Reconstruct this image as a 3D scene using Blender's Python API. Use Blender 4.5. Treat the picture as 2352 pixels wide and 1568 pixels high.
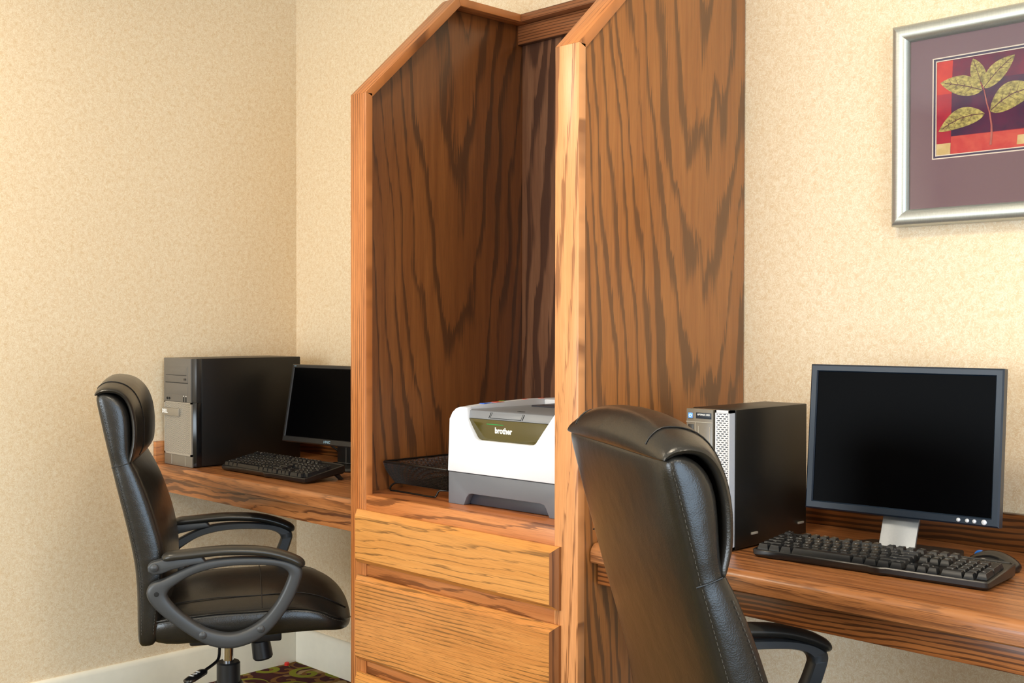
import bpy, bmesh, math, random
from mathutils import Vector, Matrix

for o in list(bpy.data.objects):
    bpy.data.objects.remove(o, do_unlink=True)
scene = bpy.context.scene
COL = scene.collection
random.seed(7)

# ------------------------------------------------------------------ camera
cam_d = bpy.data.cameras.new('camera')
cam_d.sensor_width = 36.0
cam_d.sensor_fit = 'HORIZONTAL'
cam_d.lens = 2618.708 * 36.0 / 2352.0
cam_d.clip_start = 0.05
cam = bpy.data.objects.new('camera', cam_d)
COL.objects.link(cam)
right = Vector((0.70333046, 0.71086109, 0.00166692))
down = Vector((0.01138745, -0.00892213, -0.99989536))
fwd = Vector((-0.71077183, 0.70327584, -0.01437011))
R = Matrix((right, -down, -fwd)).transposed()
cam.matrix_world = Matrix.Translation((3.46755, -2.33780, 1.212)) @ R.to_4x4()
scene.camera = cam

# ------------------------------------------------------------------ world, big lights, exposure
vs = scene.view_settings
vs.view_transform = 'Standard'
vs.look = 'None'
vs.gamma = 1.0
vs.use_curve_mapping = False
vs.exposure = -0.03
world = bpy.data.worlds.new('world')
scene.world = world
world.use_nodes = True
world.node_tree.nodes['Background'].inputs[0].default_value = (0.8, 0.88, 1.0, 1)
world.node_tree.nodes['Background'].inputs[1].default_value = 0.3

ROOM_X, ROOM_Y, ROOM_Z = 5.8, -5.2, 2.62


def area(name, loc, target, sx, sy, power, col):
    d = bpy.data.lights.new(name, 'AREA')
    d.shape = 'RECTANGLE'
    d.size, d.size_y = sx, sy
    d.energy = power
    d.color = col
    o = bpy.data.objects.new(name, d)
    COL.objects.link(o)
    o.location = loc
    o.rotation_euler = (Vector(target) - Vector(loc)).to_track_quat('-Z', 'Z').to_euler()
    return o


# daylight that comes in through the two windows of the room (right wall, and wall behind the camera)
area('daylight_window_right', (ROOM_X - 0.03, -2.3, 1.2), (0, -2.3, 1.2), 2.2, 2.1, 95, (0.58, 0.78, 1.0))
area('daylight_window_front', (1.9, ROOM_Y + 0.03, 1.15), (1.9, 0, 1.15), 3.2, 1.4, 148, (0.80, 0.91, 1.0))
LAMP_POWER = 18
LAMP_COL = (1.0, 0.86, 0.66)


# ------------------------------------------------------------------ helpers: nodes
def lin(c):
    c = c / 255.0
    return c / 12.92 if c <= 0.04045 else ((c + 0.055) / 1.055) ** 2.4


def rgb(r, g, b):
    return (lin(r), lin(g), lin(b), 1.0)


class NT:
    def __init__(self, name):
        self.m = bpy.data.materials.new(name)
        self.m.use_nodes = True
        self.t = self.m.node_tree
        self.b = self.t.nodes['Principled BSDF']
        self.out = self.t.nodes['Material Output']

    def n(self, typ, **kw):
        nd = self.t.nodes.new(typ)
        for k, v in kw.items():
            setattr(nd, k, v)
        return nd

    def link(self, a, b):
        self.t.links.new(a, b)

    def put(self, sock, v):
        if hasattr(v, 'is_output') or isinstance(v, bpy.types.NodeSocket):
            self.link(v, sock)
        else:
            sock.default_value = v

    def math(self, op, a, b=None, c=None, clamp=False):
        nd = self.n('ShaderNodeMath', operation=op, use_clamp=clamp)
        self.put(nd.inputs[0], a)
        if b is not None:
            self.put(nd.inputs[1], b)
        if c is not None:
            self.put(nd.inputs[2], c)
        return nd.outputs[0]

    def coords(self):
        tc = self.n('ShaderNodeTexCoord')
        sp = self.n('ShaderNodeSeparateXYZ')
        self.link(tc.outputs['Object'], sp.inputs[0])
        return tc.outputs['Object'], sp.outputs[0], sp.outputs[1], sp.outputs[2]

    def comb(self, x, y, z):
        nd = self.n('ShaderNodeCombineXYZ')
        for i, v in enumerate((x, y, z)):
            self.put(nd.inputs[i], v)
        return nd.outputs[0]

    def noise(self, vec, scale=1.0, detail=2.0, rough=0.5, dist=0.0):
        nd = self.n('ShaderNodeTexNoise')
        self.link(vec, nd.inputs['Vector'])
        nd.inputs['Scale'].default_value = scale
        nd.inputs['Detail'].default_value = detail
        nd.inputs['Roughness'].default_value = rough
        nd.inputs['Distortion'].default_value = dist
        return nd.outputs['Fac']

    def ramp(self, fac, stops, interp='LINEAR'):
        nd = self.n('ShaderNodeValToRGB')
        nd.color_ramp.interpolation = interp
        els = nd.color_ramp.elements
        while len(els) < len(stops):
            els.new(0.5)
        for e, (p, c) in zip(els, stops):
            e.position = p
            e.color = c if len(c) == 4 else (c[0], c[1], c[2], 1)
        self.link(fac, nd.inputs[0])
        return nd.outputs[0]

    def mix(self, fac, a, b, typ='MIX'):
        nd = self.n('ShaderNodeMix', data_type='RGBA', blend_type=typ)
        self.put(nd.inputs[0], fac)
        self.put(nd.inputs[6], a)
        self.put(nd.inputs[7], b)
        return nd.outputs[2]

    def bump(self, h, strength=0.2, dist=0.001):
        nd = self.n('ShaderNodeBump')
        nd.inputs['Strength'].default_value = strength
        nd.inputs['Distance'].default_value = dist
        self.link(h, nd.inputs['Height'])
        self.link(nd.outputs[0], self.b.inputs['Normal'])

    def set(self, **kw):
        names = dict(color='Base Color', rough='Roughness', metal='Metallic', spec='Specular IOR Level',
                     coat='Coat Weight', coat_rough='Coat Roughness', trans='Transmission Weight',
                     alpha='Alpha', ecol='Emission Color', estr='Emission Strength', ior='IOR')
        for k, v in kw.items():
            self.put(self.b.inputs[names[k]], v)
        return self.m


def plain(name, col, rough=0.5, metal=0.0, spec=0.5, speck=0.06, scale=300.0, bump=0.0, **kw):
    """plain procedural material: a base colour with a faint fine mottle"""
    t = NT(name)
    v, x, y, z = t.coords()
    f = t.noise(v, scale, 2.0)
    a = tuple(min(1, c * (1 - speck)) for c in col[:3]) + (1,)
    b = tuple(min(1, c * (1 + speck)) for c in col[:3]) + (1,)
    t.set(color=t.mix(f, a, b), rough=rough, metal=metal, spec=spec, **kw)
    if bump:
        t.bump(f, bump, 0.0006)
    return t.m


def wood(name, light, mid, dark, along='Z', across='Y', A=0.0, E=0.0, B=0.0, c=0.0, amp=1.0, seed=0.0,
         rough=0.34, jag=0.16, line=0.3, nW=5.0, nL=0.8, pore=0.5, coat=0.25, soft=0.16, fold=False):
    """stained oak: growth-ring contours (arches or stripes) with jagged fibre edges and fine pores"""
    t = NT(name)
    v, X, Y, Z = t.coords()
    ax = dict(X=X, Y=Y, Z=Z)
    rest = [k for k in 'XYZ' if k not in (along, across)][0]
    L, W, D = ax[along], ax[across], ax[rest]
    if fold:
        W = t.math('SUBTRACT', W, D)      # let the figure run over the rounded edge onto the face below
    D = t.math('ADD', D, seed)

    def nz(sw, sl, sd, detail=2.0, rough_=0.5):
        return t.noise(t.comb(t.math('MULTIPLY', W, sw), t.math('MULTIPLY', L, sl), t.math('MULTIPLY', D, sd)), 1.0, detail, rough_)
    n1 = t.math('SUBTRACT', nz(nW, nL, 1.0, 2.0), 0.5)
    n2 = t.math('SUBTRACT', nz(nW * 3, nL * 2.2, 1.3, 2.0), 0.5)
    nj = t.math('SUBTRACT', nz(330.0, 9.0, 1.0, 2.0), 0.5)
    Wc = t.math('SUBTRACT', W, c)
    F = t.math('MULTIPLY', t.math('MULTIPLY', Wc, Wc), A)
    F = t.math('ADD', F, t.math('MULTIPLY', Wc, E))
    F = t.math('SUBTRACT', F, t.math('MULTIPLY', L, B))
    F = t.math('ADD', F, t.math('MULTIPLY', n1, amp * 2.4))
    F = t.math('ADD', F, t.math('MULTIPLY', n2, amp * 0.7))
    F = t.math('ADD', F, t.math('MULTIPLY', nj, jag * 2))
    G = t.math('FRACT', t.math('ADD', F, 50.0))
    k0, k1 = (0, 0, 0, 1), (1, 1, 1, 1)
    thr = t.math('MULTIPLY', line, t.math('MULTIPLY_ADD', nz(nW * 2.0, nL * 1.6, 3.1, 1.0), 2.6, -0.45))
    ring = t.math('DIVIDE', t.math('SUBTRACT', thr, G), soft, clamp=True)
    edge = t.math('DIVIDE', t.math('SUBTRACT', G, 0.95), 0.05, clamp=True)
    on = t.math('GREATER_THAN', thr, 0.03)
    ring = t.math('MAXIMUM', ring, t.math('MULTIPLY', edge, on))
    por = nz(900.0, 16.0, 1.7, 1.0)
    por = t.ramp(por, [(0.52, k0), (0.66, k1)])
    strk = nz(60.0, 2.0, 1.9, 3.0, 0.6)
    big = nz(4.0, 2.5, 2.3, 2.0)
    base = t.mix(t.ramp(strk, [(0.3, k0), (0.7, k1)]), light, mid)
    base = t.mix(t.math('MULTIPLY', t.ramp(big, [(0.35, k0), (0.75, k1)]), 0.5), base, mid)
    col = t.mix(t.math('MULTIPLY', ring, 0.85), base, dark)
    col = t.mix(t.math('MULTIPLY', por, pore * 0.55), col, dark)
    t.set(color=col, rough=rough, coat=coat, coat_rough=0.25, spec=0.4)
    hgt = t.math('MULTIPLY', por, -0.6)
    t.bump(hgt, 0.12, 0.0005)
    return t.m


# ------------------------------------------------------------------ materials
M = {}


def wallpaper(name):
    t = NT(name)
    v, X, Y, Z = t.coords()
    warp = t.n('ShaderNodeTexNoise')
    warp.inputs['Scale'].default_value = 45
    warp.inputs['Detail'].default_value = 2
    t.link(v, warp.inputs['Vector'])
    mixv = t.n('ShaderNodeVectorMath', operation='MULTIPLY_ADD')
    t.link(warp.outputs['Color'], mixv.inputs[0])
    mixv.inputs[1].default_value = (0.03, 0.03, 0.03)
    t.link(v, mixv.inputs[2])
    f1 = t.noise(mixv.outputs[0], 150, 2.0, 0.55)
    # fibre squiggles: thin contour bands of a warped noise
    sq = t.math('ABSOLUTE', t.math('SUBTRACT', f1, 0.5))
    k0, k1 = (0, 0, 0, 1), (1, 1, 1, 1)
    fib = t.ramp(sq, [(0.0, k1), (0.028, (0.5, 0.5, 0.5, 1)), (0.06, k0)])
    mott = t.noise(v, 70, 3.0, 0.6)
    c = t.mix(t.ramp(mott, [(0.35, k0), (0.68, k1)]), rgb(231, 210, 178), rgb(220, 193, 154))
    c = t.mix(t.math('MULTIPLY', fib, 0.75), c, rgb(243, 232, 208))
    t.set(color=c, rough=0.62, spec=0.3)
    t.bump(t.math('ADD', t.math('MULTIPLY', fib, 0.6), f1), 0.18, 0.0008)
    return t.m


M['wall'] = wallpaper('wallpaper_beige')
M['ceiling'] = plain('ceiling_white', rgb(236, 232, 222), 0.8)
M['base'] = plain('baseboard_paint', rgb(236, 230, 212), 0.35, scale=40, speck=0.04)


def carpet(name):
    t = NT(name)
    v, X, Y, Z = t.coords()
    k0, k1 = (0, 0, 0, 1), (1, 1, 1, 1)

    def scroll(scale, sx, sy, turns, wid):
        vec = t.comb(t.math('ADD', X, sx), t.math('ADD', Y, sy), 0.0)
        vo = t.n('ShaderNodeTexVoronoi')
        vo.voronoi_dimensions = '2D'
        vo.inputs['Scale'].default_value = scale
        vo.inputs['Randomness'].default_value = 0.7
        t.link(vec, vo.inputs['Vector'])
        d = t.n('ShaderNodeVectorMath', operation='SUBTRACT')
        t.link(vec, d.inputs[0])
        t.link(vo.outputs['Position'], d.inputs[1])
        s = t.n('ShaderNodeSeparateXYZ')
        t.link(d.outputs[0], s.inputs[0])
        ang = t.math('DIVIDE', t.math('ARCTAN2', s.outputs[1], s.outputs[0]), 2 * math.pi)
        r = t.math('MULTIPLY', vo.outputs['Distance'], turns)
        g = t.math('FRACT', t.math('ADD', t.math('ADD', r, ang), 5.0))
        band = t.math('LESS_THAN', t.math('ABSOLUTE', t.math('SUBTRACT', g, 0.5)), wid)
        lim = t.math('LESS_THAN', vo.outputs['Distance'], 0.52)
        return t.math('MULTIPLY', band, lim)
    pile = t.noise(v, 900, 2.0)
    base = t.mix(t.noise(v, 14, 2.0), rgb(62, 28, 38), rgb(96, 52, 44))
    a = scroll(7.5, 0.03, 0.02, 2.2, 0.2)
    b = scroll(9.0, 0.31, 0.17, 2.0, 0.17)
    blot = t.ramp(t.noise(v, 9, 1.0), [(0.60, k0), (0.63, k1)])
    c = t.mix(blot, base, rgb(190, 160, 110))
    c = t.mix(b, c, rgb(140, 100, 52))
    c = t.mix(a, c, rgb(150, 152, 48))
    c = t.mix(t.math('MULTIPLY', pile, 0.5), c, rgb(30, 18, 20))
    t.set(color=c, rough=0.95, spec=0.1)
    t.bump(pile, 0.6, 0.003)
    return t.m


M['carpet'] = carpet('patterned_carpet')

O_L, O_M, O_D = rgb(202, 132, 76), rgb(180, 108, 56), rgb(112, 64, 32)      # orange oak of posts and drawers
P_L, P_M, P_D = rgb(164, 106, 54), rgb(144, 88, 43), rgb(92, 60, 34)        # darker stained veneer panels
D_L, D_M, D_D = rgb(188, 124, 72), rgb(160, 96, 50), rgb(84, 46, 24)        # desk oak
Y_L, Y_M, Y_D = rgb(214, 152, 82), rgb(196, 132, 64), rgb(116, 78, 38)      # honey drawer fronts
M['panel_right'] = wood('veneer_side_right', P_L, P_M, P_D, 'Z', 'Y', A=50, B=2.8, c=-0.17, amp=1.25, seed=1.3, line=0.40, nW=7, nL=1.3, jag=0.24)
M['panel_left'] = wood('veneer_side_left_shaded', rgb(136, 84, 42), rgb(116, 68, 33), rgb(74, 46, 26), 'Z', 'Y', A=58, B=2.8, c=-0.26, amp=1.2, seed=6.1, line=0.36, nW=6, nL=1.2, jag=0.2)  # same veneer as the right side, with the niche's shade put into its colours
M['panel_back'] = wood('veneer_back', rgb(136, 96, 70), rgb(112, 74, 52), rgb(66, 42, 32), 'Z', 'X', E=30, A=60, B=1.6, c=1.3, amp=1.6, seed=3.7, line=0.55, nW=9, nL=1.2)
M['post_left'] = wood('oak_post_straight', O_L, O_M, O_D, 'Z', 'X', E=130, amp=0.7, seed=2.2, line=0.36, jag=0.25, pore=0.8)
M['post_right'] = wood('oak_post_arched', rgb(222, 160, 108), rgb(204, 138, 84), rgb(130, 80, 46), 'Z', 'X', E=26, A=320, B=2.6, c=1.87, amp=0.8, seed=8.8, line=0.36, nW=9, nL=1.4, jag=0.4)
M['rail_x'] = wood('oak_rail', O_L, O_M, O_D, 'X', 'Z', E=26, B=2.5, amp=1.2, seed=4.4, line=0.36, nW=10, nL=3.0, jag=0.35)
M['trim'] = wood('oak_trim', O_L, O_M, O_D, 'Y', 'X', E=60, B=3.0, amp=0.8, seed=9.4, line=0.3, jag=0.2)
M['trim_dark'] = wood('oak_trim_back', rgb(160, 102, 64), rgb(138, 84, 50), rgb(82, 48, 28), 'X', 'Z', E=120, amp=0.5, seed=5.4, line=0.4, nL=2.0)
M['drawer_a'] = wood('oak_drawer_arched', Y_L, Y_M, Y_D, 'X', 'Z', E=60, A=-170, B=2.6, c=0.66, amp=1.1, seed=2.9, line=0.19, nW=9, nL=2.6, jag=0.3, pore=0.5)
M['drawer_b'] = wood('oak_drawer_straight', rgb(206, 142, 76), rgb(188, 122, 60), Y_D, 'X', 'Z', E=105, B=3.0, amp=0.9, seed=7.7, line=0.27, nW=6, nL=2.0, jag=0.4, pore=0.9)
M['drawer_side'] = wood('oak_drawer_end', rgb(150, 96, 54), rgb(128, 78, 42), rgb(88, 52, 28), 'Z', 'Y', E=60, amp=0.5, seed=1.7)
M['shelf'] = wood('oak_shelf', rgb(186, 116, 66), rgb(162, 94, 50), rgb(118, 64, 34), 'X', 'Y', E=14, B=1.0, amp=0.8, seed=3.1, line=0.26, nL=2.0, rough=0.3)
M['desk_top'] = wood('oak_desk_top', rgb(180, 120, 72), rgb(150, 94, 52), rgb(88, 52, 30), 'X', 'Y', E=40, B=1.2, amp=1.2, seed=2.3, line=0.42, nW=8, nL=1.5, fold=True, rough=0.3, jag=0.5, pore=1.0, soft=0.4)
M['apron'] = wood('oak_apron', D_L, D_M, D_D, 'X', 'Z', E=45, B=2.8, amp=1.5, seed=6.6, line=0.45, nW=9, nL=3.0, jag=0.3)
M['apron_b'] = wood('oak_apron_dark', rgb(172, 106, 56), rgb(144, 84, 42), rgb(74, 42, 22), 'X', 'Z', E=110, B=3.0, amp=1.2, seed=1.9, line=0.5, nW=7, nL=2.0, jag=0.3)
M['backsplash'] = wood('oak_backsplash', rgb(140, 86, 42), rgb(112, 66, 30), rgb(56, 34, 18), 'X', 'Z', E=75, B=2.4, amp=1.4, seed=8.1, line=0.5, nL=2.5)
M['backsplash_y'] = wood('oak_side_splash', D_L, D_M, D_D, 'Y', 'Z', E=45, B=2.4, amp=1.0, seed=8.5, line=0.3, nL=2.5)


def leather(name, col, rough):
    t = NT(name)
    v, X, Y, Z = t.coords()
    vo = t.n('ShaderNodeTexVoronoi')
    vo.inputs['Scale'].default_value = 420
    t.link(v, vo.inputs['Vector'])
    f = t.noise(v, 9, 3.0)
    wr = t.noise(v, 22, 2.0)
    a = tuple(c * 0.85 for c in col[:3]) + (1,)
    b = tuple(c * 1.2 for c in col[:3]) + (1,)
    t.set(color=t.mix(f, a, b), rough=rough, spec=0.55)
    h = t.math('ADD', t.math('MULTIPLY', vo.outputs['Distance'], 0.25), t.math('MULTIPLY', wr, 2.2))
    t.bump(h, 0.22, 0.002)
    return t.m


M['leather'] = leather('black_leather', rgb(32, 30, 27), 0.28)
M['thread'] = plain('stitching_thread', rgb(72, 69, 63), 0.7)
M['arm'] = plain('arm_plastic', rgb(58, 60, 62), 0.42, bump=0.15, scale=700)
M['arm_pad'] = plain('arm_pad', rgb(48, 46, 42), 0.3)
M['black'] = plain('black_plastic', rgb(28, 28, 29), 0.4)
M['black_gloss'] = plain('black_gloss', rgb(20, 20, 21), 0.2)
M['chrome'] = plain('chrome', rgb(210, 210, 212), 0.15, metal=1.0)
M['pc_side'] = plain('pc_side_metal', rgb(21, 19, 16), 0.38, spec=0.4, bump=0.06, scale=900)
M['pc_bezel'] = plain('pc_bezel_grey', rgb(104, 99, 92), 0.45)
M['pc_bezel_d'] = plain('pc_bezel_dark', rgb(46, 45, 44), 0.3)
M['pc_clear'] = plain('pc_smoke_plastic', rgb(112, 104, 92), 0.25)
M['silver'] = plain('silver_plastic', rgb(172, 165, 153), 0.35, metal=0.35)
M['silver_b'] = plain('silver_plastic_bright', rgb(214, 218, 226), 0.35, metal=0.3)
M['hole'] = plain('grille_recess', rgb(14, 14, 14), 0.8)
M['badge'] = plain('badge_grey', rgb(150, 142, 128), 0.35, metal=0.3)
M['print_white'] = plain('printed_white', rgb(235, 235, 232), 0.5)
M['print_blue'] = plain('printed_pale_blue', rgb(130, 165, 190), 0.5)
M['bezel_blue'] = plain('monitor_bezel', rgb(19, 33, 48), 0.38, bump=0.05, scale=800)  # black bezel, the window's blue reflection is put into its base colour
M['bezel_blk'] = plain('monitor_bezel_black', rgb(38, 38, 39), 0.35)
M['screen'] = plain('screen_off', rgb(2, 2, 3), 0.3, spec=0.03, speck=0.02)
M['alu'] = plain('brushed_stand', rgb(140, 145, 152), 0.4, metal=0.8)
M['key'] = plain('keycap', rgb(27, 28, 30), 0.27)
M['kb_case'] = plain('keyboard_case', rgb(24, 23, 23), 0.3)
M['prn_white'] = plain('printer_white', rgb(222, 226, 234), 0.4, speck=0.015)
M['prn_grey'] = plain('printer_grey', rgb(104, 107, 114), 0.42, speck=0.03)
M['prn_top'] = plain('printer_cover', rgb(122, 126, 132), 0.4, speck=0.03)
M['prn_dark'] = plain('printer_slot', rgb(52, 52, 60), 0.4)
M['smoke'] = plain('smoked_window', rgb(74, 66, 26), 0.1, spec=0.7)
M['sticker_b'] = plain('sticker_blue', rgb(50, 100, 200), 0.5)
M['sticker_r'] = plain('sticker_red', rgb(225, 90, 70), 0.5)
M['sticker_g'] = plain('sticker_green', rgb(110, 190, 40), 0.5)
M['led_green'] = plain('green_strip', rgb(10, 150, 70), 0.4)
M['wire'] = plain('black_wire', rgb(36, 32, 28), 0.3, metal=0.6)
M['red'] = plain('red_plastic', rgb(210, 40, 30), 0.4)
M['blue_acc'] = plain('blue_accent', rgb(40, 110, 200), 0.35)
M['mat_card'] = plain('mat_card_mauve', rgb(122, 96, 106), 0.85, speck=0.02)
M['mat_line'] = plain('mat_core_cream', rgb(236, 222, 206), 0.8)
M['mat_navy'] = plain('mat_card_navy', rgb(62, 56, 88), 0.8)


def frame_mat():
    t = NT('brushed_silver_frame')
    v, X, Y, Z = t.coords()
    f = t.noise(t.comb(t.math('MULTIPLY', X, 500.0), t.math('MULTIPLY', Y, 500.0), t.math('MULTIPLY', Z, 30.0)), 1, 2)
    f2 = t.noise(t.comb(t.math('MULTIPLY', X, 30.0), t.math('MULTIPLY', Y, 500.0), t.math('MULTIPLY', Z, 500.0)), 1, 2)
    t.set(color=t.mix(t.math('MULTIPLY', t.math('ADD', f, f2), 0.5), rgb(158, 164, 160), rgb(212, 214, 208)), metal=0.75, rough=0.36)
    return t.m


M['frame'] = frame_mat()


def paint(name, a, b, scale=60, stretch=(1, 1, 1)):
    t = NT(name)
    v, X, Y, Z = t.coords()
    f = t.noise(t.comb(t.math('MULTIPLY', X, stretch[0]), Y, t.math('MULTIPLY', Z, stretch[2])), scale, 4, 0.65)
    k0, k1 = (0, 0, 0, 1), (1, 1, 1, 1)
    t.set(color=t.mix(t.ramp(f, [(0.35, k0), (0.65, k1)]), a, b), rough=0.7, spec=0.2)
    return t.m


M['art_purple'] = paint('paint_purple', rgb(84, 18, 62), rgb(124, 20, 66), 20)
M['art_navy'] = paint('paint_navy', rgb(52, 18, 66), rgb(92, 20, 70), 24)
M['art_red'] = paint('paint_red', rgb(188, 34, 46), rgb(212, 60, 52), 22)
M['art_crimson'] = paint('paint_crimson', rgb(150, 28, 60), rgb(186, 40, 62), 22)
M['art_coral'] = paint('paint_coral', rgb(190, 44, 62), rgb(210, 88, 80), 22)
M['art_cream'] = paint('paint_cream', rgb(206, 178, 122), rgb(226, 204, 156), 30)
M['art_leaf'] = paint('paint_leaf', rgb(116, 104, 66), rgb(206, 190, 112), 110, (1, 1, 1.6))
M['art_vein'] = paint('paint_vein', rgb(78, 44, 58), rgb(100, 56, 62), 80)
M['art_stem'] = paint('paint_stem', rgb(196, 120, 110), rgb(150, 60, 70), 30)


def glass_mat():
    t = NT('picture_glass')
    tr = t.n('ShaderNodeBsdfTransparent')
    gl = t.n('ShaderNodeBsdfGlossy')
    gl.inputs['Roughness'].default_value = 0.03
    fr = t.n('ShaderNodeFresnel')
    fr.inputs['IOR'].default_value = 1.45
    mx = t.n('ShaderNodeMixShader')
    t.link(fr.outputs[0], mx.inputs[0])
    t.link(tr.outputs[0], mx.inputs[1])
    t.link(gl.outputs[0], mx.inputs[2])
    t.link(mx.outputs[0], t.out.inputs[0])
    return t.m


M['glass'] = glass_mat()
tt = NT('lamp_diffuser')
tt.set(color=rgb(255, 250, 240), ecol=(1.0, 0.86, 0.66, 1), estr=4.0)
M['lamp'] = tt.m
tt = NT('power_button_glow')
tt.set(color=rgb(40, 110, 230), ecol=(0.08, 0.3, 1.0, 1), estr=1.2)
M['glow'] = tt.m


# ------------------------------------------------------------------ helpers: geometry
def tag(o, label=None, cat=None, group=None, kind=None):
    if label:
        o['label'] = label
    if cat:
        o['category'] = cat
    if group:
        o['group'] = group
    if kind:
        o['kind'] = kind
    return o


def empty(name, loc, rz=0.0, rx=0.0):
    o = bpy.data.objects.new(name, None)
    o.empty_display_size = 0.05
    COL.objects.link(o)
    o.location = loc
    o.rotation_euler = (rx, 0, rz)
    return o


def link(name, me, mat, parent=None, smooth=40):
    if mat is not None:
        me.materials.clear()
        me.materials.append(M[mat] if isinstance(mat, str) else mat)
    if smooth:
        for p in me.polygons:
            p.use_smooth = True
        me.set_sharp_from_angle(angle=math.radians(smooth))
    o = bpy.data.objects.new(name, me)
    COL.objects.link(o)
    if parent is not None:
        o.parent = parent
    return o


def bm_to(name, bm, mat, parent=None, smooth=40, mtx=None):
    bmesh.ops.recalc_face_normals(bm, faces=bm.faces)
    me = bpy.data.meshes.new(name)
    bm.to_mesh(me)
    bm.free()
    if mtx is not None:
        me.transform(mtx)
    return link(name, me, mat, parent, smooth)


def add_box(bm, x0, x1, y0, y1, z0, z1):
    vs_ = [bm.verts.new(p) for p in ((x0, y0, z0), (x1, y0, z0), (x1, y1, z0), (x0, y1, z0), (x0, y0, z1), (x1, y0, z1), (x1, y1, z1), (x0, y1, z1))]
    for f in ((0, 3, 2, 1), (4, 5, 6, 7), (0, 1, 5, 4), (1, 2, 6, 5), (2, 3, 7, 6), (3, 0, 4, 7)):
        bm.faces.new([vs_[i] for i in f])


def bevel_all(bm, off, seg=2, ang=25):
    bmesh.ops.recalc_face_normals(bm, faces=bm.faces)
    es = [e for e in bm.edges if len(e.link_faces) == 2 and e.calc_face_angle(0) > math.radians(ang)]
    if es and off > 0:
        bmesh.ops.bevel(bm, geom=es, offset=off, segments=seg, affect='EDGES', profile=0.5, clamp_overlap=True)


def box(name, x0, x1, y0, y1, z0, z1, mat, parent=None, bev=0.0015, seg=2, mtx=None):
    bm = bmesh.new()
    add_box(bm, x0, x1, y0, y1, z0, z1)
    bevel_all(bm, bev, seg)
    return bm_to(name, bm, mat, parent, mtx=mtx)


def prism(name, pts, plane, lo, hi, mat, parent=None, bev=0.001, seg=2, mtx=None, smooth=40):
    """polygon pts in plane 'XY','XZ','YZ' extruded from lo to hi along the third axis"""
    bm = bmesh.new()

    def P(a, b, c):
        return {'XY': (a, b, c), 'XZ': (a, c, b), 'YZ': (c, a, b)}[plane]
    A_ = [bm.verts.new(P(a, b, lo)) for a, b in pts]
    B_ = [bm.verts.new(P(a, b, hi)) for a, b in pts]
    bm.faces.new(A_)
    bm.faces.new(list(reversed(B_)))
    n = len(pts)
    for i in range(n):
        j = (i + 1) % n
        bm.faces.new((A_[i], A_[j], B_[j], B_[i]))
    bevel_all(bm, bev, seg, 20)
    return bm_to(name, bm, mat, parent, mtx=mtx, smooth=smooth)


def loft_bm(bm, rings, cap=True, closed_path=False):
    vr = [[bm.verts.new(p) for p in r] for r in rings]
    n = len(rings[0])
    m = len(vr)
    for i in range(m if closed_path else m - 1):
        a, b = vr[i], vr[(i + 1) % m]
        for k in range(n):
            bm.faces.new((a[k], a[(k + 1) % n], b[(k + 1) % n], b[k]))
    if cap and not closed_path:
        bm.faces.new(list(reversed(vr[0])))
        bm.faces.new(vr[-1])


def loft(name, rings, mat, parent=None, cap=True, closed_path=False, sub=0, smooth=60, mtx=None):
    bm = bmesh.new()
    loft_bm(bm, rings, cap, closed_path)
    o = bm_to(name, bm, mat, parent, smooth, mtx)
    if sub:
        md = o.modifiers.new('sub', 'SUBSURF')
        md.levels = md.render_levels = sub
    return o


def tube_rings(pts, rad, n=8, closed=False, flat=None):
    pts = [Vector(p) for p in pts]
    rings = []
    m = len(pts)
    up = None
    for i, p in enumerate(pts):
        if closed:
            d = pts[(i + 1) % m] - pts[i - 1]
        else:
            d = pts[min(i + 1, m - 1)] - pts[max(i - 1, 0)]
        d.normalize()
        if up is None:
            up = Vector((0, 0, 1)) if abs(d.z) < 0.9 else Vector((1, 0, 0))
        s = d.cross(up).normalized()
        u = s.cross(d).normalized()
        up = u
        r = rad[i] if isinstance(rad, (list, tuple)) else rad
        ra, rb = (r, r) if flat is None else (flat[0] * r, flat[1] * r)
        rings.append([p + s * (math.cos(2 * math.pi * k / n) * ra) + u * (math.sin(2 * math.pi * k / n) * rb) for k in range(n)])
    return rings


def tube(name, pts, rad, mat, parent=None, n=8, closed=False, flat=None, mtx=None):
    return loft(name, tube_rings(pts, rad, n, closed, flat), mat, parent, closed_path=closed, mtx=mtx)


def smooth_path(pts, n=6, closed=False):
    pts = [Vector(p) for p in pts]
    out = []
    m = len(pts)
    rng = m if closed else m - 1
    for i in range(rng):
        if closed:
            p0, p1, p2, p3 = pts[i - 1], pts[i], pts[(i + 1) % m], pts[(i + 2) % m]
        else:
            p0, p1, p2, p3 = pts[max(i - 1, 0)], pts[i], pts[i + 1], pts[min(i + 2, m - 1)]
        for k in range(n):
            t = k / n
            out.append(0.5 * ((2 * p1) + (p2 - p0) * t + (2 * p0 - 5 * p1 + 4 * p2 - p3) * t * t + (3 * p1 - p0 - 3 * p2 + p3) * t ** 3))
    if not closed:
        out.append(pts[-1])
    return out


def lathe(name, prof, mat, parent=None, n=24, mtx=None, smooth=35):
    rings = [[(r * math.cos(2 * math.pi * k / n), r * math.sin(2 * math.pi * k / n), z) for k in range(n)] for r, z in prof]
    return loft(name, rings, mat, parent, mtx=mtx, smooth=smooth)


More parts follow.
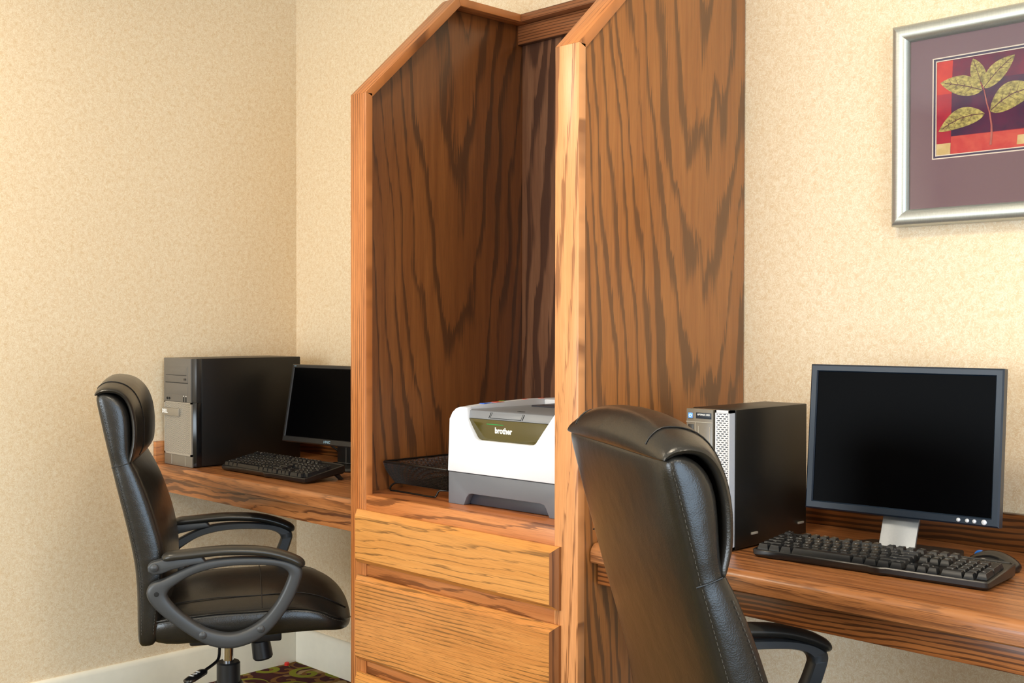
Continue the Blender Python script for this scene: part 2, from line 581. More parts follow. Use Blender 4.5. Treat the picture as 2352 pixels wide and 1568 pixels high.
def stitches(name, path, mat, parent, dash=0.005, gap=0.0035, r=0.00055):
    """a row of short thread dashes along a path, one mesh"""
    path = [Vector(p) for p in path]
    bm = bmesh.new()
    pos = 0.0
    acc = []
    for a, b in zip(path[:-1], path[1:]):
        acc.append((pos, a, b))
        pos += (b - a).length
    total = pos

    def at(s):
        for st, a, b in reversed(acc):
            if s >= st:
                return a + (b - a) * ((s - st) / max(1e-9, (b - a).length))
        return path[0]
    s = 0.0
    while s + dash < total:
        loft_bm(bm, tube_rings([at(s), at(s + dash)], r, 5))
        s += dash + gap
    o = bm_to(name, bm, mat, parent)
    o['kind'] = 'stuff'
    return o


def text_mesh(txt, size, extrude=0.0002, bold=0.0):
    cu = bpy.data.curves.new('lettering', 'FONT')
    cu.body = txt
    cu.size = size
    cu.extrude = extrude
    cu.offset = bold
    cu.align_x = 'CENTER'
    cu.align_y = 'CENTER'
    cu.resolution_u = 3
    o = bpy.data.objects.new('lettering_source', cu)
    COL.objects.link(o)
    bpy.context.view_layer.update()
    dg = bpy.context.evaluated_depsgraph_get()
    me = bpy.data.meshes.new_from_object(o.evaluated_get(dg))
    bpy.data.objects.remove(o, do_unlink=True)
    bpy.data.curves.remove(cu)
    return me


RX90 = Matrix.Rotation(math.radians(90), 4, 'X')


def lettering(name, txt, size, loc, mat, parent, bold=0.0, mtx=None, sx=1.0, italic=0.0):
    """text that faces -Y, centred at loc"""
    me = text_mesh(txt, size, bold=bold)
    S = Matrix.Diagonal((sx, 1, 1, 1))
    if italic:
        S = Matrix(((sx, italic, 0, 0), (0, 1, 0, 0), (0, 0, 1, 0), (0, 0, 0, 1)))
    T = Matrix.Translation(loc) @ RX90 @ S
    me.transform(T if mtx is None else mtx @ T)
    return link(name, me, mat, parent, smooth=0)


def struct(o):
    o['kind'] = 'structure'
    return o


# ------------------------------------------------------------------ the room
struct(box('floor', -0.12, ROOM_X + 0.12, ROOM_Y - 0.12, 0.12, -0.1, 0.0, 'carpet', bev=0))
struct(box('ceiling', -0.12, ROOM_X + 0.12, ROOM_Y - 0.12, 0.12, ROOM_Z, ROOM_Z + 0.1, 'ceiling', bev=0))
struct(box('wall_left', -0.12, 0.0, ROOM_Y, 0.0, 0.0, ROOM_Z, 'wall', bev=0))
struct(box('wall_back', -0.12, ROOM_X + 0.12, 0.0, 0.12, 0.0, ROOM_Z, 'wall', bev=0))


def wall_with_window(name, axis, pos, a0, a1, w0, w1, z0, z1, wn):
    bm = bmesh.new()
    t = 0.12

    def B(u0, u1, q0, q1):
        if axis == 'X':
            add_box(bm, pos, pos + t, u0, u1, q0, q1)
        else:
            add_box(bm, u0, u1, pos - t, pos, q0, q1)
    B(a0, w0, 0, ROOM_Z)
    B(w1, a1, 0, ROOM_Z)
    B(w0, w1, 0, z0)
    B(w0, w1, z1, ROOM_Z)
    struct(bm_to(name, bm, 'wall', smooth=0))
    bm = bmesh.new()

    def C_(u0, u1, q0, q1, d0, d1):
        if axis == 'X':
            add_box(bm, pos + d0, pos + d1, u0, u1, q0, q1)
        else:
            add_box(bm, u0, u1, pos - d1, pos - d0, q0, q1)
    f = 0.05
    C_(w0, w0 + f, z0, z1, 0.05, 0.1)
    C_(w1 - f, w1, z0, z1, 0.05, 0.1)
    C_(w0 + f, w1 - f, z0, z0 + f, 0.05, 0.1)
    C_(w0 + f, w1 - f, z1 - f, z1, 0.05, 0.1)
    m = (w0 + w1) / 2
    C_(m - 0.02, m + 0.02, z0 + f, z1 - f, 0.055, 0.095)
    w = struct(bm_to(wn, bm, 'base', smooth=0))
    bm = bmesh.new()
    C_(w0 + f, m - 0.02, z0 + f, z1 - f, 0.07, 0.076)
    bm_to('pane', bm, 'glass', w, smooth=0)
    bm = bmesh.new()
    C_(m + 0.02, w1 - f, z0 + f, z1 - f, 0.07, 0.076)
    bm_to('pane', bm, 'glass', w, smooth=0)


wall_with_window('wall_right', 'X', ROOM_X, ROOM_Y, 0.0, -3.45, -1.15, 0.1, 2.3, 'window_1')
wall_with_window('wall_front', 'Y', ROOM_Y, 0.0, ROOM_X, 0.25, 3.55, 0.4, 1.9, 'window_2')

BPROF = [(0, 0), (0.014, 0), (0.014, 0.112), (0.010, 0.122), (0.004, 0.127), (0, 0.127)]
struct(prism('baseboard_left', [(a, b) for a, b in BPROF], 'XZ', ROOM_Y + 0.002, -0.001, 'base', bev=0))
bm = bmesh.new()
bb = prism('baseboard_back', [(-a, b) for a, b in BPROF], 'YZ', 0.015, 1.133, 'base', bev=0)
struct(bb)
bb2 = struct(prism('baseboard_back', [(-a, b) for a, b in BPROF], 'YZ', 1.909, ROOM_X - 0.002, 'base', bev=0))
bm.free()


# ceiling lamps
def ceiling_lamp(x, y, label):
    t = tag(empty('ceiling_lamp', (x, y, ROOM_Z)), label, 'lamp', 'ceiling lamps')
    lathe('housing', [(0.0, -0.001), (0.23, -0.001), (0.23, -0.05), (0.215, -0.055), (0.205, -0.05), (0.205, -0.03), (0.0, -0.03)], 'base', t, 32)
    lathe('diffuser', [(0.0, -0.031), (0.204, -0.031), (0.204, -0.05), (0.15, -0.07), (0.06, -0.078), (0.0, -0.08)], 'lamp', t, 32)
    d = bpy.data.lights.new('lamp_light', 'AREA')
    d.shape = 'DISK'
    d.size = 0.42
    d.energy = LAMP_POWER
    d.color = LAMP_COL
    o = bpy.data.objects.new('lamp_light', d)
    COL.objects.link(o)
    o.parent = t
    o.location = (0, 0, -0.085)


for lx, ly, lb in ((0.75, -1.9, 'round ceiling lamp over the left desk'), (2.5, -1.5, 'round ceiling lamp in front of the tower cabinet'),
                   (4.1, -1.5, 'round ceiling lamp over the right desk end'), (1.7, -3.6, 'round ceiling lamp near the front window by the left wall'),
                   (4.1, -3.6, 'round ceiling lamp near the front window by the right wall')):
    ceiling_lamp(lx, ly, lb)

# ------------------------------------------------------------------ tower cabinet
TX0, TX1, TY = 1.135, 1.907, -0.603
ZS = 0.789
ZK, ZT, YK = 1.789, 2.085, -0.295
tower = tag(empty('tower_cabinet', (0, 0, 0)), 'tall oak tower cabinet with sloped sides, open niche and drawers between the two desks', 'cabinet')
side = [(-0.583, 0.0), (-0.004, 0.0), (-0.004, ZT - 0.02), (YK - 0.0, ZT - 0.022), (-0.583, ZK - 0.0)]
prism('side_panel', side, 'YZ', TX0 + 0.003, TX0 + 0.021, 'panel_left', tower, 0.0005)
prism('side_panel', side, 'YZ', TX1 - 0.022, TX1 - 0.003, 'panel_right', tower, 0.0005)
box('post', TX0, TX0 + 0.063, TY, TY + 0.021, 0.0, ZK, 'post_left', tower, 0.0012)
box('post', TX1 - 0.066, TX1, TY, TY + 0.021, 0.0, ZK, 'post_right', tower, 0.0012)
n45 = Vector((YK - TY, ZT - ZK)).normalized()
nn = Vector((n45.y, -n45.x)) * 0.021
for x0, x1 in ((TX0, TX0 + 0.063), (TX1 - 0.066, TX1)):
    prism('slope_trim', [(TY, ZK), (YK, ZT), (YK + 0.009, ZT - 0.021), (TY + nn.x * 0.0 + 0.021, ZK - 0.009)], 'YZ', x0, x1, 'trim', tower, 0.001)
    prism('top_trim', [(YK, ZT), (-0.001, ZT), (-0.001, ZT - 0.021), (YK + 0.009, ZT - 0.021)], 'YZ', x0, x1, 'trim', tower, 0.001)
box('back_trim', TX0 + 0.064, TX1 - 0.067, -0.06, -0.001, ZT - 0.021, ZT, 'trim_dark', tower, 0.001)
box('back_rail', TX0 + 0.0215, TX1 - 0.0225, -0.03, -0.0115, ZT - 0.075, ZT - 0.0215, 'trim_dark', tower, 0.001)
box('back_panel', TX0 + 0.0215, TX1 - 0.0225, -0.011, -0.004, 0.05, ZT - 0.022, 'panel_back', tower, 0.0)
box('shelf', TX0 + 0.0215, TX1 - 0.0225, TY + 0.0215, -0.0115, ZS - 0.02, ZS, 'shelf', tower, 0.0006)
box('shelf_rail', TX0 + 0.0635, TX1 - 0.0665, TY + 0.001, TY + 0.021, 0.72, ZS, 'rail_x', tower, 0.001)
box('rail', TX0 + 0.0635, TX1 - 0.0665, TY + 0.003, TY + 0.021, 0.57, 0.66, 'rail_x', tower, 0.001)
box('rail', TX0 + 0.0635, TX1 - 0.0665, TY + 0.003, TY + 0.021, 0.33, 0.41, 'rail_x', tower, 0.001)
box('plinth', TX0 + 0.0635, TX1 - 0.0665, TY + 0.003, TY + 0.021, 0.0, 0.13, 'rail_x', tower, 0.001)


def drawer(z0, z1, mat):
    """overlay drawer front: flat field with a sloped border all round"""
    x0, x1, yb, yf = 1.170, 1.8605, -0.6035, -0.6255
    b = 0.013
    rings = []
    for (ins, y) in ((0.0, yb), (0.0, yb - 0.006), (b, yf)):
        rings.append([(x0 + ins, y, z0 + ins), (x1 - ins, y, z0 + ins), (x1 - ins, y, z1 - ins), (x0 + ins, y, z1 - ins)])
    d = loft('drawer', rings, mat, tower, smooth=10)
    d.data.materials.append(M['drawer_side'])
    for p in d.data.polygons:
        if p.normal.x > 0.4 and p.normal.y < 0.9:
            p.material_index = 1
    return d


drawer(0.619, 0.7515, 'drawer_a')
drawer(0.377, 0.5875, 'drawer_b')
drawer(0.135, 0.3445, 'drawer_a')

# ------------------------------------------------------------------ desks
ZD = 0.76


def desk_top_profile(yf):
    pts = []
    r = 0.02
    for k in range(7):
        a = math.radians(90 + 90 * k / 6)
        pts.append((yf + r + math.cos(a) * r, ZD - r + math.sin(a) * r))
    pts += [(yf, ZD - 0.037), (yf + 0.003, ZD - 0.04), (-0.003, ZD - 0.04), (-0.003, ZD)]
    return pts


def desk(x0, x1, label, amat, left_splash):
    t = tag(empty('wall_desk', (x0, 0, 0)), label, 'desk')
    inv = Matrix.Translation((-x0, 0, 0))
    prism('desk_top', desk_top_profile(-0.566), 'YZ', x0 + 0.001, x1 - 0.001, 'desk_top', t, 0, mtx=inv)
    box('apron', x0 + 0.002, x1 - 0.002, -0.545, -0.525, 0.672, ZD - 0.0405, amat, t, 0.0012, mtx=inv)
    s0 = x0 + (0.02 if left_splash else 0.001)
    box('backsplash', s0 + 0.0005, x1 - 0.002, -0.021, -0.003, ZD, ZD + 0.075, 'backsplash', t, 0.0012, mtx=inv)
    if left_splash:
        box('side_splash', x0 + 0.002, x0 + 0.02, -0.556, -0.003, ZD, ZD + 0.071, 'backsplash_y', t, 0.0012, mtx=inv)
    box('wall_cleat', x0 + 0.002, x1 - 0.002, -0.025, -0.003, ZD - 0.08, ZD - 0.0405, amat, t, 0.001, mtx=inv)
    if not left_splash:
        box('end_panel', x1 - 0.022, x1 - 0.002, -0.52, -0.03, 0.0, ZD - 0.0405, 'panel_right', t, 0.001, mtx=inv)
    return t


desk(0.001, TX0 - 0.001, 'oak wall desk between the left wall and the tower cabinet', 'apron', True)
desk(TX1 + 0.001, 3.75, 'oak wall desk on the right side of the tower cabinet, under the picture', 'apron_b', False)

# ------------------------------------------------------------------ office chair
S0 = 0.17
WS = 1.035


def interp(tab, z):
    if z <= tab[0][0]:
        return tab[0][1:]
    for a, b in zip(tab[:-1], tab[1:]):
        if z <= b[0]:
            f = (z - a[0]) / (b[0] - a[0])
            return tuple(p + (q - p) * f for p, q in zip(a[1:], b[1:]))
    return tab[-1][1:]


BACK = [  # z, rear, seam, front, half width
    (0.400, -0.383, -0.362, -0.352, 0.205), (0.412, -0.388, -0.350, -0.338, 0.217), (0.44, -0.390, -0.344, -0.325, 0.2235),
    (0.50, -0.390, -0.338, -0.308, 0.225), (0.56, -0.391, -0.331, -0.300, 0.226), (0.62, -0.397, -0.329, -0.299, 0.226),
    (0.66, -0.405, -0.333, -0.304, 0.226), (0.72, -0.418, -0.350, -0.316, 0.226), (0.78, -0.433, -0.368, -0.337, 0.226),
    (0.836, -0.446, -0.388, -0.362, 0.225), (0.862, -0.452, -0.400, -0.386, 0.2235), (0.872, -0.454, -0.404, -0.394, 0.2235),
    (0.89, -0.458, -0.410, -0.396, 0.2245), (0.93, -0.467, -0.411, -0.392, 0.226), (0.985, -0.478, -0.412, -0.394, 0.226),
    (1.012, -0.484, -0.422, -0.406, 0.2255), (1.030, -0.487, -0.436, -0.424, 0.224), (1.039, -0.484, -0.452, -0.442, 0.2215), (1.0425, -0.476, -0.462, -0.456, 0.217)]
HEADP = [(-0.490, 1.036), (-0.483, 1.0455), (-0.468, 1.0515), (-0.446, 1.052), (-0.424, 1.0445), (-0.407, 1.026), (-0.396, 0.998), (-0.3905, 0.960), (-0.391, 0.918), (-0.397, 0.884), (-0.404, 0.862)]
OUT = [(-0.334, 0.584), (-0.286, 0.607), (-0.234, 0.624), (-0.17, 0.629), (-0.095, 0.626), (-0.04, 0.616), (-0.008, 0.602), (0.002, 0.588), (-0.002, 0.566), (-0.019, 0.522), (-0.046, 0.479), (-0.079, 0.441), (-0.117, 0.416), (-0.17, 0.403), (-0.224, 0.412), (-0.276, 0.443), (-0.334, 0.49), (-0.365, 0.524), (-0.376, 0.552), (-0.365, 0.573)]
INN = [(-0.307, 0.569), (-0.271, 0.59), (-0.223, 0.604), (-0.165, 0.61), (-0.095, 0.608), (-0.059, 0.603), (-0.039, 0.593), (-0.032, 0.581), (-0.035, 0.567), (-0.049, 0.535), (-0.071, 0.499), (-0.1, 0.468), (-0.138, 0.446), (-0.173, 0.439), (-0.208, 0.445), (-0.245, 0.461), (-0.287, 0.493), (-0.313, 0.519), (-0.327, 0.541), (-0.322, 0.557)]
PAD = [(-0.339, 0.633), (-0.318, 0.639), (-0.276, 0.642), (-0.223, 0.646), (-0.17, 0.647), (-0.095, 0.641), (-0.04, 0.626), (-0.008, 0.611), (0.006, 0.6)]
TAIL = [(-0.372, 0.603), (-0.374, 0.617), (-0.365, 0.626), (-0.339, 0.632), (-0.244, 0.636), (-0.234, 0.621), (-0.276, 0.615), (-0.318, 0.606), (-0.339, 0.598), (-0.359, 0.596)]
SEAT = [  # s, bottom, edge, top, half width
    (-0.368, 0.432, 0.452, 0.462, 0.195), (-0.362, 0.418, 0.462, 0.482, 0.215), (-0.345, 0.405, 0.470, 0.505, 0.228), (-0.30, 0.400, 0.476, 0.524, 0.236),
    (-0.20, 0.403, 0.484, 0.536, 0.2385), (-0.10, 0.410, 0.484, 0.537, 0.239), (0.0, 0.415, 0.487, 0.540, 0.239), (0.06, 0.417, 0.477, 0.526, 0.2385),
    (0.09, 0.414, 0.462, 0.513, 0.233), (0.115, 0.410, 0.450, 0.496, 0.217), (0.135, 0.408, 0.440, 0.475, 0.186), (0.147, 0.410, 0.433, 0.456, 0.142), (0.152, 0.420, 0.431, 0.442, 0.09)]


def make_chair(loc, yaw_deg, label, recline=0.0, drop=0.0, arm_shift=0.0, crown_h=0.029):
    t = tag(empty('office_chair', loc, -math.radians(yaw_deg)), label, 'chair', 'black office chairs at the desks')
    T = [-0.97, -0.88, -0.72, -0.45, 0.0, 0.45, 0.72, 0.88, 0.97]
    # backrest
    rings = []
    for z, re, se, fr, w in BACK:
        w *= WS
        re, se, fr = re + S0, se + S0, fr + S0
        r = []
        for q in (-0.965, -0.5, 0.0, 0.5, 0.965):
            r.append((q * w, re - 0.006 * (1 - q * q), z))
        r.append((w, re + 0.008, z))
        r.append((w + 0.002, (re + se) / 2, z))
        r.append((w, se - 0.005, z))
        for q in reversed(T):
            r.append((q * w, se + 0.003 + (fr - se - 0.003) * (1 - abs(q) ** 2.6), z))
        r.append((-w, se - 0.005, z))
        r.append((-w - 0.002, (re + se) / 2, z))
        r.append((-w, re + 0.008, z))
        rings.append(r)
    b = loft('backrest', rings, 'leather', t, sub=1)
    for s in (-1, 1):
        path = [(s * (w * WS + 0.0012), re + S0 + 0.011, z) for z, re, se, fr, w in BACK[2:-2]]
        stitches('stitching', smooth_path(path, 3), 'thread', t)['on_back'] = 1
        path = [(s * (w * WS + 0.0005), se + S0 - 0.007, z) for z, re, se, fr, w in BACK[2:10]]
        stitches('stitching', smooth_path(path, 3), 'thread', t)['on_back'] = 1
    # head pad: wraps from the rear top edge over the crown and down the upper front
    hp = smooth_path([(a_ + S0, z_, 0) for a_, z_ in HEADP], 3)
    rings = []
    k = len(hp)
    for i, p in enumerate(hp):
        d = (hp[min(i + 1, k - 1)] - hp[max(i - 1, 0)]).normalized()
        nrm = Vector((d.y * -1, d.x, 0))
        f = i / (k - 1)
        crown = crown_h * min(1, f / 0.22) * min(1, (1 - f) / 0.16)
        w = 0.2345 + 0.004 * math.sin(math.pi * f)
        th = 0.012 * min(1, 0.15 + f / 0.12) * min(1, 0.2 + (1 - f) / 0.08)
        r = []
        for q in T:
            c_ = crown * (1 - abs(q) ** 2.4)
            r.append((q * w, p.x + nrm.x * c_, p.y + nrm.y * c_))
        r.append((w, p.x - nrm.x * 0.003, p.y - nrm.y * 0.003))
        for q in reversed(T):
            c_ = crown * (1 - abs(q) ** 2.4) * 0.3 - th
            r.append((q * w, p.x + nrm.x * c_, p.y + nrm.y * c_))
        r.append((-w, p.x - nrm.x * 0.003, p.y - nrm.y * 0.003))
        rings.append(r)
    loft('headrest', rings, 'leather', t, sub=1)
    for j in (2, 6):
        tube('headrest_seam', [Vector(r[j]) for r in rings[3:-3]], 0.0012, 'black', t, 6)
    for s in (-1, 1):
        tube('waist_seam', [(s * (0.2324), -0.448 + S0, 0.858), (s * 0.2341, -0.43 + S0, 0.862), (s * 0.2327, -0.408 + S0, 0.868)], 0.0013, 'black', t, 6)
    # seat
    rings = []
    for s, bo, ed, tp, w in SEAT:
        y = s + S0
        r = [(-w + 0.03, y, bo), (-w * 0.4, y, bo - 0.004), (w * 0.4, y, bo - 0.004), (w - 0.03, y, bo), (w - 0.008, y, bo + (ed - bo) * 0.15),
             (w + 0.003, y, bo + (ed - bo) * 0.5), (w, y, ed - 0.004)]
        for q in reversed(T):
            r.append((q * w, y, ed + (tp - ed) * (1 - abs(q) ** 2.4)))
        r += [(-w, y, ed - 0.004), (-w - 0.003, y, bo + (ed - bo) * 0.5), (-w + 0.008, y, bo + (ed - bo) * 0.15)]
        rings.append(r)
    loft('seat', rings, 'leather', t, sub=1)
    for q in (-0.74, 0.74):
        tube('seat_seam', smooth_path([(q * w, s + S0, ed + (tp - ed) * (1 - abs(q) ** 2.4) - 0.0004) for s, bo, ed, tp, w in SEAT[2:-2]], 3), 0.0014, 'black', t, 6)
    tube('seat_seam', smooth_path([(q * 0.239, -0.085 + S0, 0.484 + 0.053 * (1 - abs(q) ** 2.4) - 0.0002) for q in (-0.95, -0.8, -0.5, 0, 0.5, 0.8, 0.95)], 3), 0.0014, 'black', t, 6)
    for s_ in (-1, 1):
        tube('piping', smooth_path([(s_ * (w - 0.0015), s + S0, ed - 0.001) for s, bo, ed, tp, w in SEAT[1:-1]], 3), 0.0022, 'leather', t, 6)
        stitches('stitching', smooth_path([(s_ * (w + 0.0008), s + S0, ed - 0.008) for s, bo, ed, tp, w in SEAT[2:-2]], 3), 'thread', t)
    # recline the back about the seat
    if recline:
        rm = Matrix.Translation((0, -0.35 + S0, 0.45 - drop)) @ Matrix.Rotation(math.radians(recline), 4, 'X') @ Matrix.Translation((0, 0.35 - S0, -0.45))
        for ch in t.children:
            if ch.name.split('.')[0] in ('backrest', 'headrest', 'headrest_seam', 'waist_seam') or ch.get('on_back'):
                ch.data.transform(rm)
    for ch in t.children:
        if 'on_back' in ch:
            del ch['on_back']
    # arms
    SA = S0 + arm_shift
    for s_ in (-1, 1):
        ro, ri = smooth_path([(a + SA, b_, 0) for a, b_ in OUT], 4, True), smooth_path([(a + SA, b_, 0) for a, b_ in INN], 4, True)
        xi, xo = 0.2425, 0.2755
        rings = []
        for a, b_ in zip(ro, ri):
            def mixp(f):
                return a[0] + (b_[0] - a[0]) * f, a[1] + (b_[1] - a[1]) * f
            sec = [(0.0, xi + 0.006), (0.0, xo - 0.006), (0.07, xo - 0.002), (0.2, xo), (0.8, xo), (0.93, xo - 0.002), (1.0, xo - 0.006), (1.0, xi + 0.006), (0.85, xi), (0.15, xi)]
            rings.append([(s_ * x, *mixp(f)) for f, x in sec])
        arm = loft('arm', rings, 'arm', t, closed_path=True, smooth=50)
        prism('arm_bracket', [(a + SA, b_) for a, b_ in TAIL], 'YZ', *sorted((s_ * 0.2385, s_ * 0.2725)), 'arm', arm, 0.004, 3)
        pth = smooth_path([(s_ * 0.258, a + SA, b_) for a, b_ in PAD], 3)
        k = len(pth)
        rad = [1.0 if 2 < i < k - 3 else (0.45, 0.75, 0.92)[min(i, k - 1 - i)] for i in range(k)]
        tube('arm_pad', pth, rad, 'arm_pad', arm, 14, flat=(0.027, 0.0125))
        for (a, b_) in ((-0.357, 0.614), (-0.242, 0.441), (-0.101, 0.448)):
            mt = Matrix.Translation((s_ * 0.2755, a + SA, b_)) @ Matrix.Rotation(s_ * math.pi / 2, 4, 'Y')
            lathe('bolt_cap', [(0.0, -0.004), (0.0095, -0.004), (0.0095, 0.001), (0.007, 0.003), (0.0, 0.004)], 'arm', arm, 16, mtx=mt)
        mt = Matrix.Translation((s_ * 0.2755, -0.352 + SA, 0.549)) @ Matrix.Rotation(s_ * math.pi / 2, 4, 'Y')
        lathe('bolt', [(0.0, 0.0005), (0.006, 0.0005), (0.006, 0.001), (0.004, 0.0014), (0.0, 0.0012)], 'hole', arm, 14, mtx=mt)
    # mechanism and base
    box('tilt_mechanism', -0.075, 0.075, -0.10, 0.14, 0.36, 0.402, 'black', t, 0.006)
    lathe('gas_cylinder', [(0.0, 0.27), (0.0145, 0.27), (0.0145, 0.345), (0.020, 0.345), (0.020, 0.365), (0.0, 0.365)], 'chrome', t, 20)
    lathe('cylinder_sleeve', [(0.0, 0.075), (0.040, 0.075), (0.040, 0.232), (0.036, 0.238), (0.0315, 0.238), (0.0315, 0.290), (0.028, 0.294), (0.0, 0.294)], 'black', t, 24)
    mt = Matrix.Translation((0, 0.08, 0.385)) @ Matrix.Rotation(math.radians(8), 4, 'X')
    prof = [(0.0, -0.09), (0.024, -0.09), (0.0275, -0.085), (0.0255, -0.04), (0.018, -0.038), (0.018, 0.0), (0.0, 0.0)]
    lathe('tension_knob', prof, 'black', t, 20, mtx=mt)
    lv = tube('height_lever', smooth_path([(0.06, 0.0, 0.385), (0.085, -0.02, 0.365), (0.10, -0.024, 0.335), (0.115, -0.033, 0.325), (0.155, -0.062, 0.316)], 4), 0.0042, 'black_gloss', t, 8)
    tube('lever_grip', [(0.15, -0.058, 0.317), (0.158, -0.064, 0.3155), (0.19, -0.092, 0.308), (0.20, -0.101, 0.3055), (0.204, -0.104, 0.3045)], [0.5, 1, 1, 0.85, 0.35], 'black_gloss', lv, 12, flat=(0.016, 0.0075))
    for i in range(3):
        f = 0.3 + 0.2 * i
        p = Vector((0.158, -0.064, 0.3235)).lerp(Vector((0.2, -0.101, 0.3135)), f)
        box('lever_print', -0.006, 0.006, -0.002, 0.002, -0.0004, 0.0004, 'print_white', lv, 0, mtx=Matrix.Translation(p) @ Matrix.Rotation(math.radians(50 + 40 * (i % 2)), 4, 'Z'))
    for i in range(5):
        a = math.radians(90 + 72 * i + 20)
        ca, sa = math.cos(a), math.sin(a)
        mt = Matrix.Rotation(a, 4, 'Z')
        rings = []
        for x, hw, zb, zt in ((0.02, 0.03, 0.075, 0.125), (0.10, 0.026, 0.07, 0.112), (0.22, 0.02, 0.066, 0.095), (0.275, 0.017, 0.064, 0.085), (0.285, 0.012, 0.066, 0.08)):
            rings.append([(x, -hw, zb), (x, hw, zb), (x, hw * 0.9, zt - 0.006), (x, hw * 0.5, zt), (x, -hw * 0.5, zt), (x, -hw * 0.9, zt - 0.006)])
        lg = loft('base_leg', rings, 'black', t, mtx=mt)
        for q in (-1, 1):
            m2 = Matrix.Translation((0.265 * ca - q * 0.015 * sa, 0.265 * sa + q * 0.015 * ca, 0.0265)) @ Matrix.Rotation(a, 4, 'Z') @ Matrix.Rotation(math.pi / 2, 4, 'X')
            lathe('caster_wheel', [(0.0, -0.009), (0.024, -0.009), (0.0262, -0.006), (0.0262, 0.006), (0.024, 0.009), (0.0, 0.009)], 'black', lg, 18, mtx=m2)
        lathe('caster_stem', [(0.0, 0.03), (0.006, 0.03), (0.006, 0.066), (0.0, 0.066)], 'black', lg, 10, mtx=Matrix.Translation((0.265 * ca, 0.265 * sa, 0)))
    return t


def chair_at(x, y, yaw, label, **kw):
    a = math.radians(yaw)
    return make_chair((x - S0 * math.sin(a), y - S0 * math.cos(a), 0.0), yaw, label, **kw)


chair_at(0.808, -0.561, 31.0, 'black leather office chair seen side-on at the left desk', arm_shift=0.012)
chair_at(2.576, -0.534, 31.0, 'black leather office chair seen from behind at the right desk', recline=3.0, drop=0.002, crown_h=0.043)


# ------------------------------------------------------------------ slotted grille: staggered slots between bars
def grille(name, x0, x1, y0, y1, z0, z1, rows, cols, barz, barx, mat, parent, stagger=True):
    bm = bmesh.new()
    dz = (z1 - z0) / rows
    dx = (x1 - x0) / cols
    for r in range(rows + 1):
        z = z0 + r * dz
        add_box(bm, x0, x1, y0, y1, max(z0, z - barz / 2), min(z1, z + barz / 2))
        if r < rows:
            off = (dx * 0.5 if r % 2 else 0.0) if stagger else 0.0
            for c in range(cols + 1):
                x = x0 + c * dx + off
                if x0 <= x <= x1:
                    add_box(bm, max(x0, x - barx / 2), min(x1, x + barx / 2), y0, y1, z + barz / 2, z + dz - barz / 2)
    o = bm_to(name, bm, mat, parent, smooth=0)
    o['kind'] = 'stuff'
    return o


# ------------------------------------------------------------------ left computer (mini tower)
pc = tag(empty('computer_tower', (0.035, -0.535, ZD)), 'large black computer tower with grey front beside the left wall', 'computer')
W, H, DEP = 0.172, 0.3445, 0.400
box('case', 0.0015, W + 0.0165, 0.03, DEP, 0.004, H, 'pc_side', pc, 0.002)
box('upper_bezel', 0, W, 0.0, 0.03, H * 0.595, H, 'pc_bezel', pc, 0.002)
prism('upper_bezel_side', [(W, 0.004), (W + 0.016, 0.012), (W + 0.0165, 0.03), (W, 0.03)], 'XY', H * 0.595, H, 'pc_bezel_d', pc, 0.0006)
box('lower_bezel', 0.003, W + 0.006, 0.004, 0.03, 0.004, H * 0.594, 'hole', pc, 0.001)
prism('lower_bezel_side', [(W + 0.0062, 0.004), (W + 0.0162, 0.012), (W + 0.0165, 0.03), (W + 0.0062, 0.03)], 'XY', 0.004, H * 0.594, 'black_gloss', pc, 0.0006)
g0, g1 = 0.004, W + 0.006
grille('grille', g0 + 0.006, g1 - 0.006, 0.0, 0.004, 0.042, H * 0.585, 50, 17, 0.0021, 0.0042, 'silver', pc)
bm = bmesh.new()
add_box(bm, g0, g0 + 0.0065, -0.001, 0.004, 0.036, H * 0.594)
add_box(bm, g1 - 0.0065, g1, -0.001, 0.004, 0.036, H * 0.594)
add_box(bm, g0, g1, -0.001, 0.004, H * 0.583, H * 0.594)
add_box(bm, g0, g1, -0.001, 0.004, 0.036, 0.042)
bm_to('grille_frame', bm, 'silver', pc, 0)
box('foot_plate', 0.003, W + 0.008, 0.0, 0.006, 0.001, 0.0355, 'pc_clear', pc, 0.001)
box('foot_plate_rib', 0.05, 0.0515, -0.0008, 0.001, 0.004, 0.034, 'silver', pc, 0)
box('foot_plate_rib', 0.138, 0.1395, -0.0008, 0.001, 0.004, 0.034, 'silver', pc, 0)
bd = box('badge', 0.0, 0.108, -0.007, 0.001, 0.160, 0.184, 'badge', pc, 0.0012)
lettering('lettering', 'DELL', 0.0165, (0.020, -0.0074, 0.1725), 'print_white', bd, bold=0.0006)
dr = box('optical_drive', 0.013, 0.156, -0.0012, 0.002, 0.267, 0.3185, 'pc_bezel', pc, 0.0008)
box('drive_tray', 0.017, 0.148, -0.0022, 0.0, 0.291, 0.314, 'pc_bezel', dr, 0.0006)
box('drive_gap', 0.013, 0.156, -0.0016, 0.0, 0.2655, 0.2672, 'hole', dr, 0)
box('drive_gap', 0.016, 0.149, -0.0017, 0.0, 0.2896, 0.2906, 'hole', dr, 0)
box('drive_button', 0.133, 0.147, -0.0035, 0.0, 0.2755, 0.281, 'pc_bezel_d', dr, 0.0006)
box('bay_cover', 0.013, 0.156, -0.0008, 0.002, 0.2285, 0.2645, 'pc_bezel', pc, 0.0006)
for x in (0.024, 0.038):
    lathe('audio_jack', [(0.0, -0.0006), (0.0042, -0.0006), (0.0042, 0.001), (0.002, 0.001), (0.0, 0.0)], 'hole', pc, 12, mtx=Matrix.Translation((x, -0.0006, 0.2145)) @ RX90)
